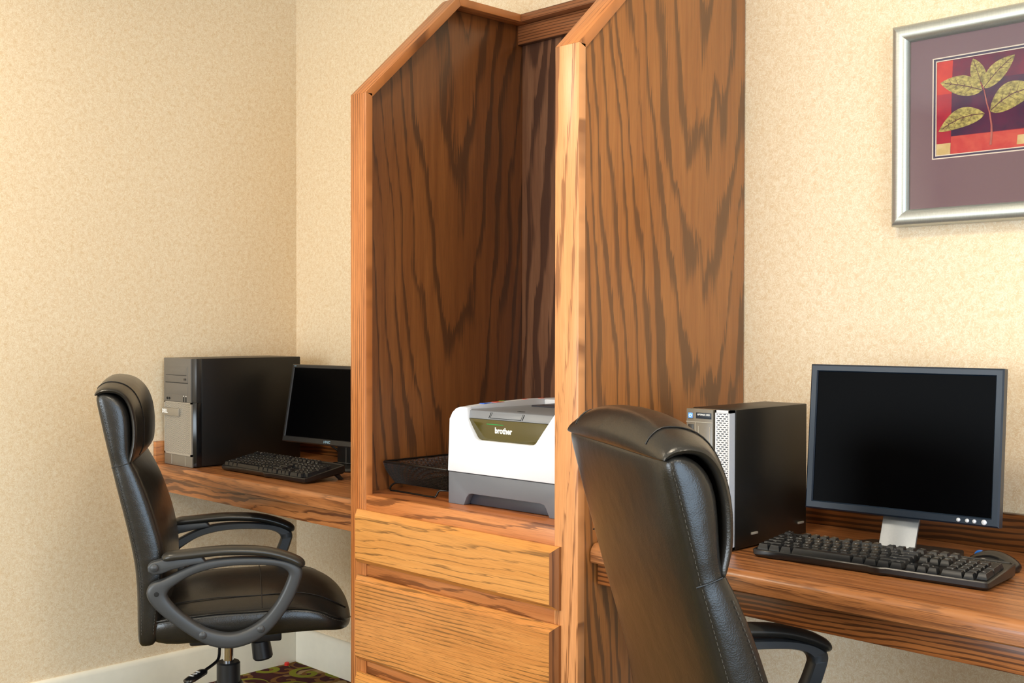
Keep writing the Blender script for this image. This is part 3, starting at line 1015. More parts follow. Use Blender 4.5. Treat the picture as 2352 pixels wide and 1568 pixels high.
for x in (0.130, 0.144):
    box('usb_port', x - 0.0028, x + 0.0028, -0.0008, 0.001, 0.2065, 0.2215, 'hole', pc, 0.0003)
    box('usb_mark', x - 0.002, x + 0.002, -0.0004, 0.001, 0.2235, 0.226, 'print_white', pc, 0)
for x in (0.02, 0.15):
    for y in (0.06, 0.36):
        box('foot', x - 0.01, x + 0.01, y - 0.01, y + 0.01, 0.0, 0.0045, 'black', pc, 0.0005)

# ------------------------------------------------------------------ right computer (small desktop stood on edge)
pc2 = tag(empty('computer_tower', (2.0585, -0.440, ZD)), 'small black computer with silver slotted front strip on the right desk', 'computer')
W, H, DEP = 0.1075, 0.2835, 0.287
box('case', 0.001, W, 0.02, DEP, 0.003, H, 'pc_side', pc2, 0.002)
box('front_bezel', 0.0, 0.0655, 0.0, 0.0195, 0.003, H - 0.001, 'pc_clear', pc2, 0.0015)
box('bezel_gap', 0.066, 0.0705, 0.005, 0.0195, 0.003, H - 0.001, 'black_gloss', pc2, 0.0005)
box('grille_recess', 0.0708, 0.1045, 0.006, 0.0195, 0.003, H - 0.001, 'hole', pc2, 0.0005)
g = grille('grille', 0.0735, 0.1025, 0.001, 0.006, 0.008, H - 0.007, 62, 3.2 and 3, 0.0024, 0.0034, 'silver_b', pc2)
bm = bmesh.new()
add_box(bm, 0.0708, 0.0737, 0.0005, 0.006, 0.003, H - 0.001)
add_box(bm, 0.1022, 0.1050, 0.0005, 0.0195, 0.003, H - 0.001)
add_box(bm, 0.0708, 0.1050, 0.0005, 0.0195, H - 0.0065, H - 0.001)
add_box(bm, 0.0708, 0.1050, 0.0005, 0.0195, 0.003, 0.0085)
bm_to('grille_frame', bm, 'silver_b', pc2, 0)
pb = box('power_button', 0.0045, 0.0175, -0.0012, 0.0005, H - 0.0215, H - 0.0085, 'pc_clear', pc2, 0.001)
box('button_face', 0.0058, 0.0162, -0.0016, 0.0, H - 0.0202, H - 0.0098, 'glow', pb, 0.0008)
tube('power_symbol', [(0.011 + 0.003 * math.cos(math.radians(a)), -0.0017, H - 0.0152 + 0.003 * math.sin(math.radians(a))) for a in range(120, 421, 25)], 0.0008, 'print_white', pb, 6)
box('power_symbol_bar', 0.0105, 0.0115, -0.0022, -0.0012, H - 0.0145, H - 0.0108, 'print_white', pb, 0)
npl = box('name_plate', 0.0245, 0.0620, -0.0006, 0.0005, H - 0.0205, H - 0.0085, 'bezel_blue', pc2, 0.0003)
lettering('lettering', 'OPTIPLEX 3020', 0.0048, (0.0433, -0.0009, H - 0.0125), 'print_white', npl, bold=0.00012, sx=0.95)
box('bezel_line', 0.0, 0.0655, -0.0007, 0.0005, H - 0.0285, H - 0.0272, 'silver', pc2, 0)
box('bezel_line', 0.0236, 0.0246, -0.0007, 0.0005, 0.02, H - 0.0285, 'silver', pc2, 0)
od = box('optical_drive', 0.005, 0.0185, -0.0012, 0.0005, H - 0.165, H - 0.033, 'pc_bezel_d', pc2, 0.0006)
box('drive_button', 0.0105, 0.0145, -0.002, 0.0, H - 0.088, H - 0.077, 'black_gloss', od, 0.0003)
box('bay_line', 0.030, 0.0312, -0.0006, 0.0005, H - 0.060, H - 0.036, 'silver', pc2, 0)
box('bay_line', 0.0575, 0.0587, -0.0006, 0.0005, H - 0.10, H - 0.036, 'silver', pc2, 0)
box('bay_line', 0.034, 0.060, -0.0006, 0.0005, H - 0.0985, H - 0.0975, 'silver', pc2, 0)
box('bay_line', 0.026, 0.062, -0.0006, 0.0005, H - 0.1085, H - 0.1075, 'silver', pc2, 0)
for yy in (0.085, 0.262):
    box('side_screw_strip', W - 0.001, W + 0.003, yy - 0.011, yy + 0.011, 0.027, 0.0315, 'silver', pc2, 0.0005, mtx=Matrix.Identity(4))
for x in (0.015, 0.09):
    for y in (0.04, 0.26):
        box('foot', x - 0.008, x + 0.008, y - 0.008, y + 0.008, 0.0, 0.0035, 'black', pc2, 0.0005)


# ------------------------------------------------------------------ monitors
def panel_frame(w, h, bl, bt, bb, depth, tilt, zc0, y0, mats, parent, name_screen='screen'):
    """bezel ring + screen + back shell, tilted about the bottom edge at (0,y0,zc0)"""
    T = Matrix.Translation((0, y0, zc0)) @ Matrix.Rotation(-tilt, 4, 'X')
    # bezel: ring lofted round the screen opening
    def rect(ins_x, b, t_, y):
        return [(-w / 2 + ins_x, y, b), (w / 2 - ins_x, y, b), (w / 2 - ins_x, y, h - t_), (-w / 2 + ins_x, y, h - t_)]
    rings = [rect(0.0, 0.0, 0.0, 0.022), rect(0.0, 0.0, 0.0, 0.003), rect(0.003, 0.003, 0.003, 0.0), rect(bl - 0.002, bb - 0.002, bt - 0.002, 0.0), rect(bl, bb, bt, 0.003), rect(bl, bb, bt, 0.010)]
    bz = loft('bezel', rings, mats[0], parent, cap=False, smooth=25, mtx=T)
    # outer corners rounding
    sc = box(name_screen, -w / 2 + bl - 0.001, w / 2 - bl + 0.001, 0.0045, 0.008, bb - 0.001, h - bt + 0.001, 'screen', parent, 0, mtx=T)
    rings = [rect(0.0005, 0.0005, 0.0005, 0.0222), rect(0.002, 0.002, 0.002, depth * 0.55), rect(0.03, 0.03, 0.03, depth * 0.8), rect(0.07, 0.06, 0.05, depth)]
    loft('back_shell', rings, mats[1], parent, smooth=25, mtx=T)
    return T, bz


# right: 4:3 LCD on a bent metal neck
ty = math.radians(5.6)
mon = tag(empty('monitor', (2.425, -0.247, ZD), ty), 'square black monitor with silver neck and four round buttons on the right desk', 'monitor')
T, bz = panel_frame(0.380, 0.293, 0.0150, 0.0145, 0.0165, 0.052, 0.093, 0.8415 - ZD, -0.0135, ('bezel_blue', 'black'), mon)
for i, x in enumerate((0.1175, 0.1335, 0.1465, 0.1640)):
    r = 0.0038 if i < 3 else 0.0050
    lathe('button', [(0.0, 0.0), (r, 0.0), (r, 0.001), (r * 0.75, 0.0022), (0.0, 0.0026)], 'silver_b', bz, 16, mtx=T @ Matrix.Translation((x, 0.0, 0.0082)) @ RX90)
# neck: bent sheet
prof = [(-0.014, 0.0095), (-0.014, 0.021), (-0.012, 0.024), (0.014, 0.085), (0.022, 0.105), (0.028, 0.105), (0.020, 0.083), (-0.006, 0.022), (-0.006, 0.0095)]
prism('neck', prof, 'YZ', -0.0355, 0.0355, 'alu', mon, 0.001)
box('neck_block', -0.030, 0.030, 0.022, 0.036, 0.06, 0.20, 'black', mon, 0.003)
prism('stand_base', [(-0.06, -0.018), (0.060, -0.018), (0.098, 0.030), (0.104, 0.060), (0.085, 0.12), (-0.10, 0.12), (-0.135, 0.060), (-0.135, 0.040)], 'XY', 0.0, 0.009, 'pc_bezel_d', mon, 0.003)

# left: wide LCD, partly behind the tower cabinet
mon2 = tag(empty('monitor', (0.535, -0.25, ZD), math.radians(5.4)), 'wide black monitor behind the keyboard, partly hidden by the tower cabinet', 'monitor')
T, bz = panel_frame(0.439, 0.252, 0.0115, 0.0125, 0.0185, 0.050, 0.18, 0.836 - ZD, 0.0, ('bezel_blk', 'black'), mon2)
lettering('lettering', 'HNC', 0.0105, (0.0, -0.0003, 0.0092), 'print_blue', bz, bold=0.0004, mtx=T, sx=1.35)
lettering('lettering', 'P191', 0.0052, (-0.203, -0.0003, 0.2455), 'print_blue', bz, mtx=T, italic=0.2)
box('neck', -0.002, 0.062, 0.045, 0.075, 0.012, 0.17, 'black', mon2, 0.004)
nkr = box('neck_rib', 0.040, 0.0415, 0.0445, 0.046, 0.012, 0.07, 'silver', mon2, 0)
lathe('stand_base', [(0.0, 0.0), (0.105, 0.0), (0.108, 0.004), (0.100, 0.011), (0.04, 0.014), (0.0, 0.014)], 'black', mon2, 40, mtx=Matrix.Translation((0.03, 0.05, 0)) @ Matrix.Diagonal((1.0, 0.75, 1, 1)))
cb = tube('cable', smooth_path([(-0.10, 0.075, 0.13), (-0.105, 0.10, 0.07), (-0.08, 0.12, 0.045), (-0.03, 0.13, 0.03), (0.05, 0.125, 0.02), (0.10, 0.12, 0.015), (0.16, 0.12, 0.0045)], 5), 0.0035, 'black', mon2, 8)
tube('cable_plug', [(-0.085, 0.117, 0.049), (-0.078, 0.1205, 0.0445), (-0.045, 0.128, 0.034), (-0.038, 0.129, 0.032)], [0.7, 1, 1, 0.7], 'black_gloss', cb, 10, flat=(0.0075, 0.0075))
tube('cable', smooth_path([(0.01, 0.02, 0.020), (0.05, 0.01, 0.024), (0.09, 0.03, 0.022), (0.11, 0.06, 0.012), (0.14, 0.08, 0.0045)], 5), 0.003, 'black_gloss', mon2, 8)


# ------------------------------------------------------------------ keyboards
U = 0.0194
KX, KY = 0.0065, 0.0095
KEYMESH = {}


def key_mesh(w, h=1.0):
    k = (round(w, 2), h)
    if k not in KEYMESH:
        W_, D_ = w * U - 0.0014, h * U - 0.0014
        bm = bmesh.new()
        rings = []
        for ins, sh, z in ((0.0, 0.0, 0.0), (0.0004, 0.0, 0.0012), (0.0029, 0.0010, 0.0098), (0.0036, 0.0010, 0.0104)):
            rings.append([(-W_ / 2 + ins, -D_ / 2 + ins * 0.9 + sh, z), (W_ / 2 - ins, -D_ / 2 + ins * 0.9 + sh, z), (W_ / 2 - ins, D_ / 2 - ins * 0.5, z), (-W_ / 2 + ins, D_ / 2 - ins * 0.5, z)])
        loft_bm(bm, rings)
        bmesh.ops.recalc_face_normals(bm, faces=bm.faces)
        me = bpy.data.meshes.new('key')
        bm.to_mesh(me)
        bm.free()
        me.materials.append(M['key'])
        for p in me.polygons:
            p.use_smooth = True
        me.set_sharp_from_angle(angle=math.radians(28))
        KEYMESH[k] = me
    return KEYMESH[k]


LAY = []  # (x units from left, row, width, height, legend)
x = 0.0


def row(y, x0, items):
    xx = x0
    for it in items:
        if isinstance(it, (int, float)):
            xx += it
            continue
        w_, tx = it
        LAY.append((xx + w_ / 2, y, w_, 1.0, tx))
        xx += w_


one = lambda s: [(1.0, c) for c in s]
row(5.35, 0, [(1, 'Esc'), 1.0] + [(1, 'F%d' % i) for i in range(1, 5)] + [0.5] + [(1, 'F%d' % i) for i in range(5, 9)] + [0.5] + [(1, 'F%d' % i) for i in range(9, 13)])
row(4, 0, one('`1234567890-=') + [(2, 'Bksp')])
row(3, 0, [(1.5, 'Tab')] + one('QWERTYUIOP[]') + [(1.5, '\\')])
row(2, 0, [(1.75, 'Caps')] + one("ASDFGHJKL;'") + [(2.25, 'Enter')])
row(1, 0, [(2.25, 'Shift')] + one('ZXCVBNM,./') + [(2.75, 'Shift')])
row(0, 0, [(1.25, 'Ctrl'), (1.25, ''), (1.25, 'Alt'), (6.25, ''), (1.25, 'Alt'), (1.25, ''), (1.25, ''), (1.25, 'Ctrl')])
row(5.35, 15.25, [(1, 'PrS'), (1, 'Scr'), (1, 'Pau')])
row(4, 15.25, [(1, 'Ins'), (1, 'Hom'), (1, 'PgU')])
row(3, 15.25, [(1, 'Del'), (1, 'End'), (1, 'PgD')])
row(1, 16.25, [(1, '^')])
row(0, 15.25, [(1, '<'), (1, 'v'), (1, '>')])
row(4, 18.5, [(1, 'Num'), (1, '/'), (1, '*'), (1, '-')])
row(3, 18.5, one('789'))
row(2, 18.5, one('456'))
row(1, 18.5, one('123'))
row(0, 18.5, [(2, '0'), (1, '.')])
LAY.append((22.0, 2.5, 1.0, 2.0, '+'))
LAY.append((22.0, 0.5, 1.0, 2.0, 'Ent'))
KW, KD = 0.450, 0.150


def legends_mesh():
    bm = bmesh.new()
    cache = {}
    for kx, ky, w_, h_, tx in LAY:
        if not tx:
            continue
        sz = 0.0052 if len(tx) == 1 else 0.0036
        if (tx, sz) not in cache:
            cache[(tx, sz)] = text_mesh(tx, sz, extrude=0.0)
        me = cache[(tx, sz)].copy()
        me.transform(Matrix.Translation((KX + kx * U - (0.0025 if len(tx) == 1 else 0.0), KY + (ky + 0.5) * U + 0.003, 0.0)))
        bm.from_mesh(me)
        bpy.data.meshes.remove(me)
    for v in bm.verts:
        v.co.z = ktop(v.co.y) + 0.01055
    me = bpy.data.meshes.new('key_legends')
    bm.to_mesh(me)
    bm.free()
    return me


def ktop(y):
    return 0.0150 + 0.075 * y


LEG = legends_mesh()


def keyboard(loc, yaw, pitch, label, feet):
    t = tag(empty('keyboard', loc, yaw, pitch), label, 'keyboard', 'black keyboards on the desks')
    # case: tray with a low rim, front edge with a soft bump below the right alt key
    front = [(0.0, 0.006), (0.004, 0.0015), (0.05, 0.0), (0.058, 0.003), (0.235, 0.003), (0.243, -0.001), (0.262, -0.001), (0.270, 0.003), (0.443, 0.003), (0.4485, 0.005), (KW, 0.010)]
    outl = front + [(KW, KD - 0.006), (KW - 0.006, KD), (0.006, KD), (0.0, KD - 0.006)]
    bm = bmesh.new()
    rings = []
    cx, cy = KW / 2, KD / 2

    def ins(p, d):
        return (p[0] + (d if p[0] < cx else -d) * min(1, abs(p[0] - cx) / (cx * 0.98)), p[1] + (d if p[1] < cy else -d))
    for d, f in ((0.004, lambda y: 0.002), (0.0005, lambda y: 0.006), (0.0, lambda y: ktop(y) - 0.001), (0.0015, lambda y: ktop(y) + 0.001), (0.0040, lambda y: ktop(y) + 0.001), (0.0050, lambda y: ktop(y) - 0.0008)):
        rings.append([(*ins(p, d), f(p[1])) for p in outl])
    loft_bm(bm, rings)
    bm_to('case', bm, 'kb_case', t, 35)
    for kx, ky, w_, h_, tx in LAY:
        o = bpy.data.objects.new('key', key_mesh(w_, h_))
        COL.objects.link(o)
        o.parent = t
        yy = KY + (ky + h_ / 2) * U
        o.location = (KX + kx * U, yy, ktop(yy) - 0.0004)
        o.rotation_euler = (math.atan(0.075), 0, 0)
    o = bpy.data.objects.new('key_legends', LEG)
    o['kind'] = 'stuff'
    if not LEG.materials:
        LEG.materials.append(M['print_white'])
    COL.objects.link(o)
    o.parent = t
    for xx in (0.05, KW - 0.05):
        box('pad_foot', xx - 0.01, xx + 0.01, 0.012, 0.02, 0.0003, 0.0035, 'black', t, 0.0003)
        if feet:
            prism('flip_foot', [(0.115, 0.004), (0.128, 0.004), (0.1435, -0.0155), (0.134, -0.0165)], 'YZ', xx - 0.008 + (0.035 if xx > 0.2 else -0.035), xx + 0.008 + (0.035 if xx > 0.2 else -0.035), 'black', t, 0.0008)
        else:
            box('pad_foot', xx - 0.01, xx + 0.01, KD - 0.022, KD - 0.012, 0.0003, 0.0035, 'black', t, 0.0003)
    return t


keyboard((0.318, -0.493, ZD), 0.0, math.radians(7.0), 'black keyboard raised on its rear feet on the left desk', True)
keyboard((2.217, -0.441, ZD), math.radians(4.0), 0.0, 'black keyboard lying flat in front of the square monitor', False)


# ------------------------------------------------------------------ mice
def mouse(loc, rz, label, accent):
    t = tag(empty('computer_mouse', loc, rz), label, 'mouse', 'computer mice on the desks')
    rings = []
    L_ = 0.098
    for f, w_, h_ in ((0.0, 0.012, 0.012), (0.04, 0.021, 0.018), (0.2, 0.029, 0.028), (0.45, 0.031, 0.036), (0.7, 0.030, 0.033), (0.9, 0.024, 0.022), (0.98, 0.015, 0.013), (1.0, 0.008, 0.009)):
        y = L_ * (f - 0.5)
        rings.append([(w_ * math.cos(a) * (1 if math.sin(a) > -0.2 else 0.9), y, max(0.001, h_ * (0.5 + 0.5 * math.sin(a)))) for a in [2 * math.pi * k / 16 for k in range(16)]])
    loft('shell', rings, 'black_gloss', t, sub=1)
    lathe('scroll_wheel', [(0.0, -0.004), (0.010, -0.004), (0.011, 0.0), (0.010, 0.004), (0.0, 0.004)], 'blue_acc' if accent else 'black', t, 16, mtx=Matrix.Translation((0, 0.026, 0.0205)) @ Matrix.Rotation(math.pi / 2, 4, 'Y'))
    return t


mouse((0.905, -0.37, ZD), math.radians(-10), 'black mouse on the left desk peeking out beside the tower cabinet post', False)
m2 = mouse((2.594, -0.212, ZD), math.radians(84), 'dark mouse with blue wheel behind the right end of the keyboard', True)
tube('cord', smooth_path([(0, 0.05, 0.008), (0.012, 0.066, 0.004), (0.045, 0.072, 0.0035), (0.11, 0.06, 0.0035)], 5), 0.002, 'black', m2, 8)

# ------------------------------------------------------------------ printer
pr = tag(empty('laser_printer', (1.436, -0.540, ZS), math.radians(2.2)), 'white and grey laser printer on the niche shelf', 'printer')
PW, PD, PH = 0.371, 0.384, 0.232
HS = 0.0765
# grey base with arched paper cassette recess
arch = [(0.0, 0.0), (0.052, 0.0), (0.062, 0.020), (0.068, 0.0265), (0.078, 0.029), (PW - 0.078, 0.029), (PW - 0.068, 0.0265), (PW - 0.062, 0.020), (PW - 0.052, 0.0), (PW, 0.0), (PW, HS - 0.001), (0.0, HS - 0.001)]
prism('cassette_front', arch, 'XZ', 0.0, 0.024, 'prn_grey', pr, 0.0022, 2)
box('base', 0.001, PW - 0.001, 0.0245, PD, 0.001, HS - 0.001, 'prn_grey', pr, 0.003)
box('cassette_recess', 0.055, PW - 0.055, 0.0185, 0.0243, 0.002, 0.0275, 'prn_dark', pr, 0.0005)
box('seam', 0.004, PW - 0.004, 0.003, PD - 0.004, HS - 0.001, HS + 0.0005, 'prn_dark', pr, 0)
# white side walls with rounded front top corner, white front with notch
prof_side = [(0.0, HS), (PD, HS), (PD, PH), (0.03, PH - 0.004)] + [(0.03 - 0.028 * math.sin(math.radians(a)), PH - 0.032 + 0.028 * math.cos(math.radians(a))) for a in (25, 50, 75, 90)]
notch = [(0.048, PH - 0.003), (0.060, 0.205), (0.070, 0.189), (0.090, 0.162), (0.096, 0.1575), (0.104, 0.156)]
nx = [(PW - a, b) for a, b in reversed(notch)]
ol = [(0.0, HS + 0.0005), (PW, HS + 0.0005), (PW, PH - 0.032), (PW - 0.004, PH - 0.016), (PW - 0.012, PH - 0.007), (PW - 0.026, PH - 0.003)] + list(reversed(nx)) + list(reversed(notch)) + [(0.026, PH - 0.003), (0.012, PH - 0.007), (0.004, PH - 0.016), (0.0, PH - 0.032)]
fc = prism('front_cover', ol, 'XZ', -0.002, 0.014, 'prn_white', pr, 0.0018, 2, smooth=30)
for v_ in fc.data.vertices:
    if v_.co.z > 0.165:
        v_.co.y += ((v_.co.z - 0.165) / 0.064) ** 2 * 0.017
for s_, nm in ((0, 'side_cover'), (1, 'side_cover')):
    x0, x1 = (0.0, 0.070) if s_ == 0 else (PW - 0.070, PW)
    xa = [(0.0, HS + 0.0005), (0.046, HS + 0.0005), (0.046, PH - 0.003), (0.026, PH - 0.003), (0.012, PH - 0.007), (0.004, PH - 0.016), (0.0, PH - 0.032)]
    pts = xa if s_ == 0 else [(PW - a, b) for a, b in xa]
    rings = []
    for y, dz in ((0.0142, 0.0), (0.10, 0.006), (0.25, 0.009), (PD, 0.006)):
        rings.append([(a, y, b + (dz if b > HS + 0.02 else 0)) for a, b in pts])
    sc_ = loft(nm, rings, 'prn_white', pr, smooth=35)
box('inner_body', 0.0465, PW - 0.0465, 0.0145, PD - 0.002, HS + 0.001, 0.150, 'prn_dark', pr, 0.001)
box('rear_cover', 0.0465, PW - 0.0465, 0.29, PD, 0.1505, PH + 0.004, 'prn_white', pr, 0.004)
win = box('status_window', 0.0465, PW - 0.0465, 0.0095, 0.0142, 0.150, 0.2045, 'smoke', pr, 0.0006)
lettering('lettering', 'brother', 0.0185, (PW / 2 - 0.014, 0.0091, 0.1805), 'print_white', win, bold=0.0007, sx=0.92)
box('light_strip', 0.118, 0.172, 0.0090, 0.0097, 0.1935, 0.1950, 'led_green', win, 0)
# grey top cover: short front slope then flat towards the rear
prism('top_cover', [(0.0105, 0.2052), (0.0215, 0.2225), (0.030, 0.2245), (0.28, 0.2225), (0.289, 0.2225), (0.289, 0.1505), (0.0160, 0.1505), (0.0160, 0.2052)], 'YZ', 0.0468, PW - 0.0468, 'prn_top', pr, 0.0012)
box('output_slot', 0.085, PW - 0.085, 0.20, 0.287, 0.2226, 0.2270, 'prn_dark', pr, 0.001)
HT = Matrix.Translation((0, 0.0105, 0.2052)) @ Matrix.Rotation(math.radians(-32.5), 4, 'X')
box('cover_handle', 0.124, 0.226, -0.0006, 0.001, 0.004, 0.0165, 'prn_top', pr, 0.0003, mtx=HT)
for hx in (0.122, 0.1265, 0.2225, 0.227):
    box('handle_mark', hx, hx + 0.0011, -0.0009, 0.001, 0.003, 0.0175, 'hole', pr, 0, mtx=HT)
box('handle_mark', 0.1265, 0.2235, -0.0009, 0.001, 0.003, 0.0038, 'hole', pr, 0, mtx=HT)
box('cover_notch', 0.185, 0.202, 0.040, 0.050, 0.2242, 0.2250, 'hole', pr, 0)
for i, (mt_, x0, x1, y0, y1) in enumerate((('sticker_b', 0.030, 0.046, 0.075, 0.115), ('sticker_r', 0.030, 0.046, 0.116, 0.145), ('sticker_g', 0.022, 0.030, 0.150, 0.166), ('sticker_r', 0.03, 0.04, 0.225, 0.24), ('sticker_r', 0.03, 0.04, 0.285, 0.30))):
    zz = PH - 0.003 + interp([(0.0142, 0.0), (0.10, 0.006), (0.25, 0.009), (PD, 0.006)], (y0 + y1) / 2)[0]
    box('sticker', x0, x1, y0, y1, zz - 0.001, zz + 0.0006, mt_, pr, 0)

# ------------------------------------------------------------------ mesh paper tray
tr = tag(empty('paper_tray', (1.178, -0.532, ZS)), 'black wire mesh paper tray between the niche side and the printer', 'tray')
TW, TD = 0.244, 0.33
ZB, ZR = 0.022, 0.076


def mesh_sheet(name, P, nu, nv, r):
    """open wire mesh: thin wires along both diagonals of a parametric sheet P(u,v)"""
    bm = bmesh.new()
    grid = [[bm.verts.new(P(i / nu, j / nv)) for j in range(nv + 1)] for i in range(nu + 1)]
    for i in range(nu):
        for j in range(nv):
            bm.faces.new((grid[i][j], grid[i + 1][j], grid[i + 1][j + 1], grid[i][j + 1]))
    o = bm_to(name, bm, 'wire', tr, 0)
    o['kind'] = 'stuff'
    md = o.modifiers.new('wire', 'WIREFRAME')
    md.thickness = r
    md.use_even_offset = False
    return o


def rail(u, s):      # inset wall between rim and floor
    return s * 0.022


mesh_sheet('mesh_floor', lambda u, v: (0.022 + u * (TW - 0.044), 0.022 + v * (TD - 0.044), ZB), 48, 70, 0.0016)
mesh_sheet('mesh_side', lambda u, v: (u * TW + (1 - 2 * u) * 0.022 * v ** 1.6, 0.022 * v ** 1.6, ZR - (ZR - ZB) * v), 56, 13, 0.0016)
mesh_sheet('mesh_side', lambda u, v: (u * TW + (1 - 2 * u) * 0.022 * v ** 1.6, TD - 0.022 * v ** 1.6, ZR - (ZR - ZB) * v), 56, 13, 0.0016)
mesh_sheet('mesh_side', lambda u, v: (0.022 * v ** 1.6, u * TD + (1 - 2 * u) * 0.022 * v ** 1.6, ZR - (ZR - ZB) * v), 76, 13, 0.0016)
mesh_sheet('mesh_side', lambda u, v: (TW - 0.022 * v ** 1.6, u * TD + (1 - 2 * u) * 0.022 * v ** 1.6, ZR - (ZR - ZB) * v), 76, 13, 0.0016)
tube('rim', [(0.004, 0.0, ZR), (TW - 0.004, 0.0, ZR), (TW, 0.004, ZR), (TW, TD - 0.004, ZR), (TW - 0.004, TD, ZR), (0.004, TD, ZR), (0.0, TD - 0.004, ZR), (0.0, 0.004, ZR)], 0.0026, 'wire', tr, 8, closed=True)
for yy in (0.018, TD - 0.045):
    tube('wire_foot', smooth_path([(0.045, yy + 0.03, 0.020), (0.02, yy + 0.028, 0.0195), (0.008, yy + 0.012, 0.018), (0.006, yy, 0.010), (0.012, yy - 0.004, 0.0028), (0.03, yy - 0.004, 0.0025), (0.10, yy - 0.004, 0.0025), (0.175, yy - 0.004, 0.0025), (0.186, yy - 0.002, 0.006), (0.190, yy, 0.014), (0.197, yy + 0.004, 0.0195), (0.235, yy + 0.02, 0.020)], 4), 0.0024, 'wire', tr, 8)

# ------------------------------------------------------------------ framed picture
PX0, PX1, PZ0, PZ1 = 2.295, 2.865, 1.4245, 1.8515
pic = tag(empty('framed_picture', (PX0, -0.003, PZ0)), 'framed leaf painting with mauve mat in a silver frame above the right desk', 'picture')
FW, FH = PX1 - PX0, PZ1 - PZ0
fp = [(0.0, 0.0), (0.0, -0.026), (0.003, -0.031), (0.009, -0.034), (0.017, -0.0345), (0.025, -0.0325), (0.031, -0.028), (0.0345, -0.021), (0.036, -0.014), (0.036, 0.0)]
for nm, ang in (('frame_bottom', 0), ('frame_side', 1), ('frame_top', 2), ('frame_side', 3)):
    def P(s, d, y):
        # s along the edge with mitre inset d
        if ang == 0:
            return (d + s * (FW - 2 * d), y, d)
        if ang == 1:
            return (FW - d, y, d + s * (FH - 2 * d))
        if ang == 2:
            return (FW - d - s * (FW - 2 * d), y, FH - d)
        return (d, y, FH - d - s * (FH - 2 * d))
    loft(nm, [[P(0, d, y) for d, y in fp], [P(1, d, y) for d, y in fp]], 'frame', pic, smooth=35)
# mat card (window cut out), inner navy card, print
ax0, ax1, az0, az1 = 0.0835, FW - 0.0835, 0.1365, 0.3485


def ring_card(name, o_, i_, y0, y1, mat):
    bm = bmesh.new()
    (a0, a1, b0, b1), (c0, c1, d0, d1) = o_, i_
    for y in (y0, y1):
        pass
    add_box(bm, a0, c0, y0, y1, b0, b1)
    add_box(bm, c1, a1, y0, y1, b0, b1)
    add_box(bm, c0, c1, y0, y1, b0, d0)
    add_box(bm, c0, c1, y0, y1, d1, b1)
    return bm_to(name, bm, mat, pic, 0)


ring_card('mat_card', (0.034, FW - 0.034, 0.034, FH - 0.034), (ax0, ax1, az0, az1), -0.0145, -0.0125, 'mat_card')
ring_card('mat_edge', (ax0, ax1, az0, az1), (ax0 + 0.0025, ax1 - 0.0025, az0 + 0.0025, az1 - 0.0025), -0.0138, -0.0118, 'mat_line')
ring_card('inner_mat', (ax0 + 0.0025, ax1 - 0.0025, az0 + 0.0025, az1 - 0.0025), (ax0 + 0.0065, ax1 - 0.0065, az0 + 0.0065, az1 - 0.0065), -0.0130, -0.0112, 'mat_navy')
ring_card('mat_edge', (ax0 + 0.0065, ax1 - 0.0065, az0 + 0.0065, az1 - 0.0065), (ax0 + 0.0085, ax1 - 0.0085, az0 + 0.0085, az1 - 0.0085), -0.0124, -0.0108, 'mat_line')
qx0, qx1, qz0, qz1 = ax0 + 0.0085, ax1 - 0.0085, az0 + 0.0085, az1 - 0.0085
qw, qh = qx1 - qx0, qz1 - qz0
pt = box('print', qx0 - 0.004, qx1 + 0.004, -0.0106, -0.004, qz0 - 0.004, qz1 + 0.004, 'art_purple', pic, 0)
LAYER = [0]


def flat(name, pts, mat, parent=pt):
    LAYER[0] += 1
    y1 = -0.0106 - 0.00005 - 0.00002 * LAYER[0]
    return prism(name, pts, 'XZ', y1 - 0.00008, y1, mat, parent, 0, smooth=0)


def UV(cx_, cy_):
    """print coordinates measured over its left part: crop pixels of the photo -> local metres"""
    # columns: 405 -> left inner edge, 986 -> x at the picture edge ; rows 390..990 at left
    s = (cx_ - 402) / (986 - 402)
    X_ = qx0 + s * 0.1867
    top = 388 + (294 - 388) * s
    bot = 992 + (952 - 992) * s
    f = (cy_ - top) / (bot - top)
    return (X_, qz1 - f * qh)


E_ = qx1
flat('paint_block', [UV(402, 388), UV(508, 372), UV(500, 600), UV(402, 600)], 'art_red')
flat('paint_block', [UV(402, 600), UV(500, 590), UV(497, 870), UV(498, 915), UV(402, 918)], 'art_crimson')
flat('paint_block', [UV(402, 918), UV(496, 912), UV(493, 987), UV(402, 992)], 'art_cream')
flat('paint_block', [UV(505, 520), (E_, UV(700, 520)[1]), (E_, UV(700, 850)[1]), UV(500, 868)], 'art_navy')
flat('paint_block', [UV(498, 870), UV(986, 832), (E_, UV(986, 832)[1]), (E_, qz0), UV(495, 988)], 'art_coral')
a, b = UV(925, 875), UV(920, 938)
flat('paint_block', [a, (a[0] + 0.05, a[1]), (a[0] + 0.05, b[1]), b], 'art_cream')
flat('paint_block', [(E_ - 0.06, qz1), (E_, qz1), (E_, UV(700, 600)[1]), (E_ - 0.06, UV(700, 600)[1])], 'art_crimson')


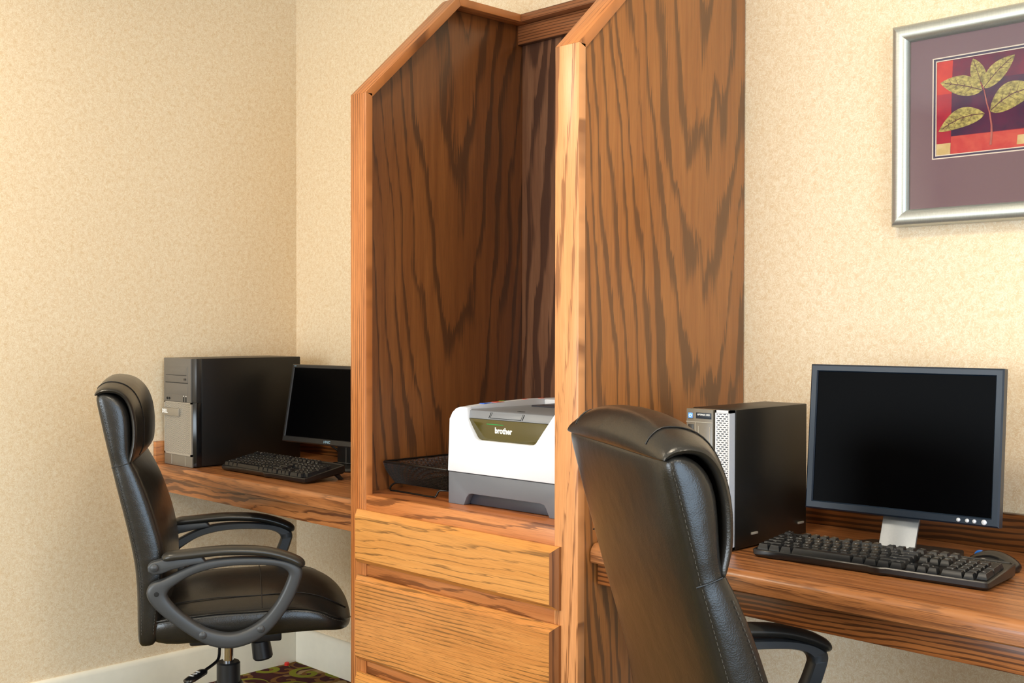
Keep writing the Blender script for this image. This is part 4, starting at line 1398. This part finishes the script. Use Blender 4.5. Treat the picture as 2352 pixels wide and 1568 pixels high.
def leaf(p0, p1, wid, bend=0.0):
    a_, b_ = Vector(UV(*p0)), Vector(UV(*p1))
    d = b_ - a_
    ln = d.length
    n_ = Vector((-d.y, d.x)).normalized()
    up_, dn_ = [], []
    for i in range(0, 15):
        f = i / 14
        c_ = a_ + d * f + n_ * (bend * ln * math.sin(math.pi * f))
        w_ = wid * ln * (math.sin(math.pi * f ** 0.85) ** 0.8) * 0.5
        up_.append(c_ + n_ * w_)
        dn_.append(c_ - n_ * w_)
    pts = up_[:] + list(reversed(dn_[1:-1]))
    lf = flat('leaf', [tuple(p) for p in pts], 'art_leaf')
    mid = [a_ + d * f + n_ * (bend * ln * math.sin(math.pi * f)) for f in (0.02, 0.25, 0.5, 0.75, 0.9)]
    w_ = ln * 0.012
    vein = [tuple(p + n_ * w_) for p in mid] + [tuple(p - n_ * w_ * 0.6) for p in reversed(mid)]
    flat('leaf_vein', vein, 'art_vein')
    for f in (0.25, 0.42, 0.58, 0.74):
        for s_ in (-1, 1):
            p = a_ + d * f + n_ * (bend * ln * math.sin(math.pi * f))
            e = p + d * 0.13 + n_ * s_ * wid * ln * 0.34
            q = n_ * 0
            t_ = (e - p).normalized()
            k_ = Vector((-t_.y, t_.x)) * ln * 0.006
            flat('leaf_vein', [tuple(p + k_), tuple(e), tuple(p - k_)], 'art_vein')


leaf((700, 540), (640, 362), 0.50)
leaf((708, 560), (905, 340), 0.42, 0.04)
leaf((703, 570), (425, 522), 0.44, -0.03)
leaf((718, 725), (415, 838), 0.40, -0.10)
leaf((752, 712), (1060, 560), 0.50, 0.12)
st = [UV(690, 520), UV(715, 575), UV(732, 660), UV(750, 720), UV(762, 800), UV(764, 860), UV(757, 935)]
k_ = 0.0009
flat('stem', [(p[0] - k_ * (1 + 0.25 * i), p[1]) for i, p in enumerate(st)] + [(p[0] + k_ * (1 + 0.25 * i), p[1]) for i, p in reversed(list(enumerate(st)))], 'art_stem')
# mirrored second sprig outside the camera's frame is left plain; the pane closes the frame
box('glass', 0.034, FW - 0.034, -0.0185, -0.0165, 0.034, FH - 0.034, 'glass', pic, 0)

# ------------------------------------------------------------------ tiny red cap by the baseboard
rc = lathe('bottle_cap', [(0.0, 0.0), (0.009, 0.0), (0.009, 0.008), (0.007, 0.0105), (0.0, 0.011)], 'red', None, 16)
rc.location = (0.030, -0.062, 0.0)
tag(rc, 'tiny red plastic cap on the carpet in the corner', 'cap')
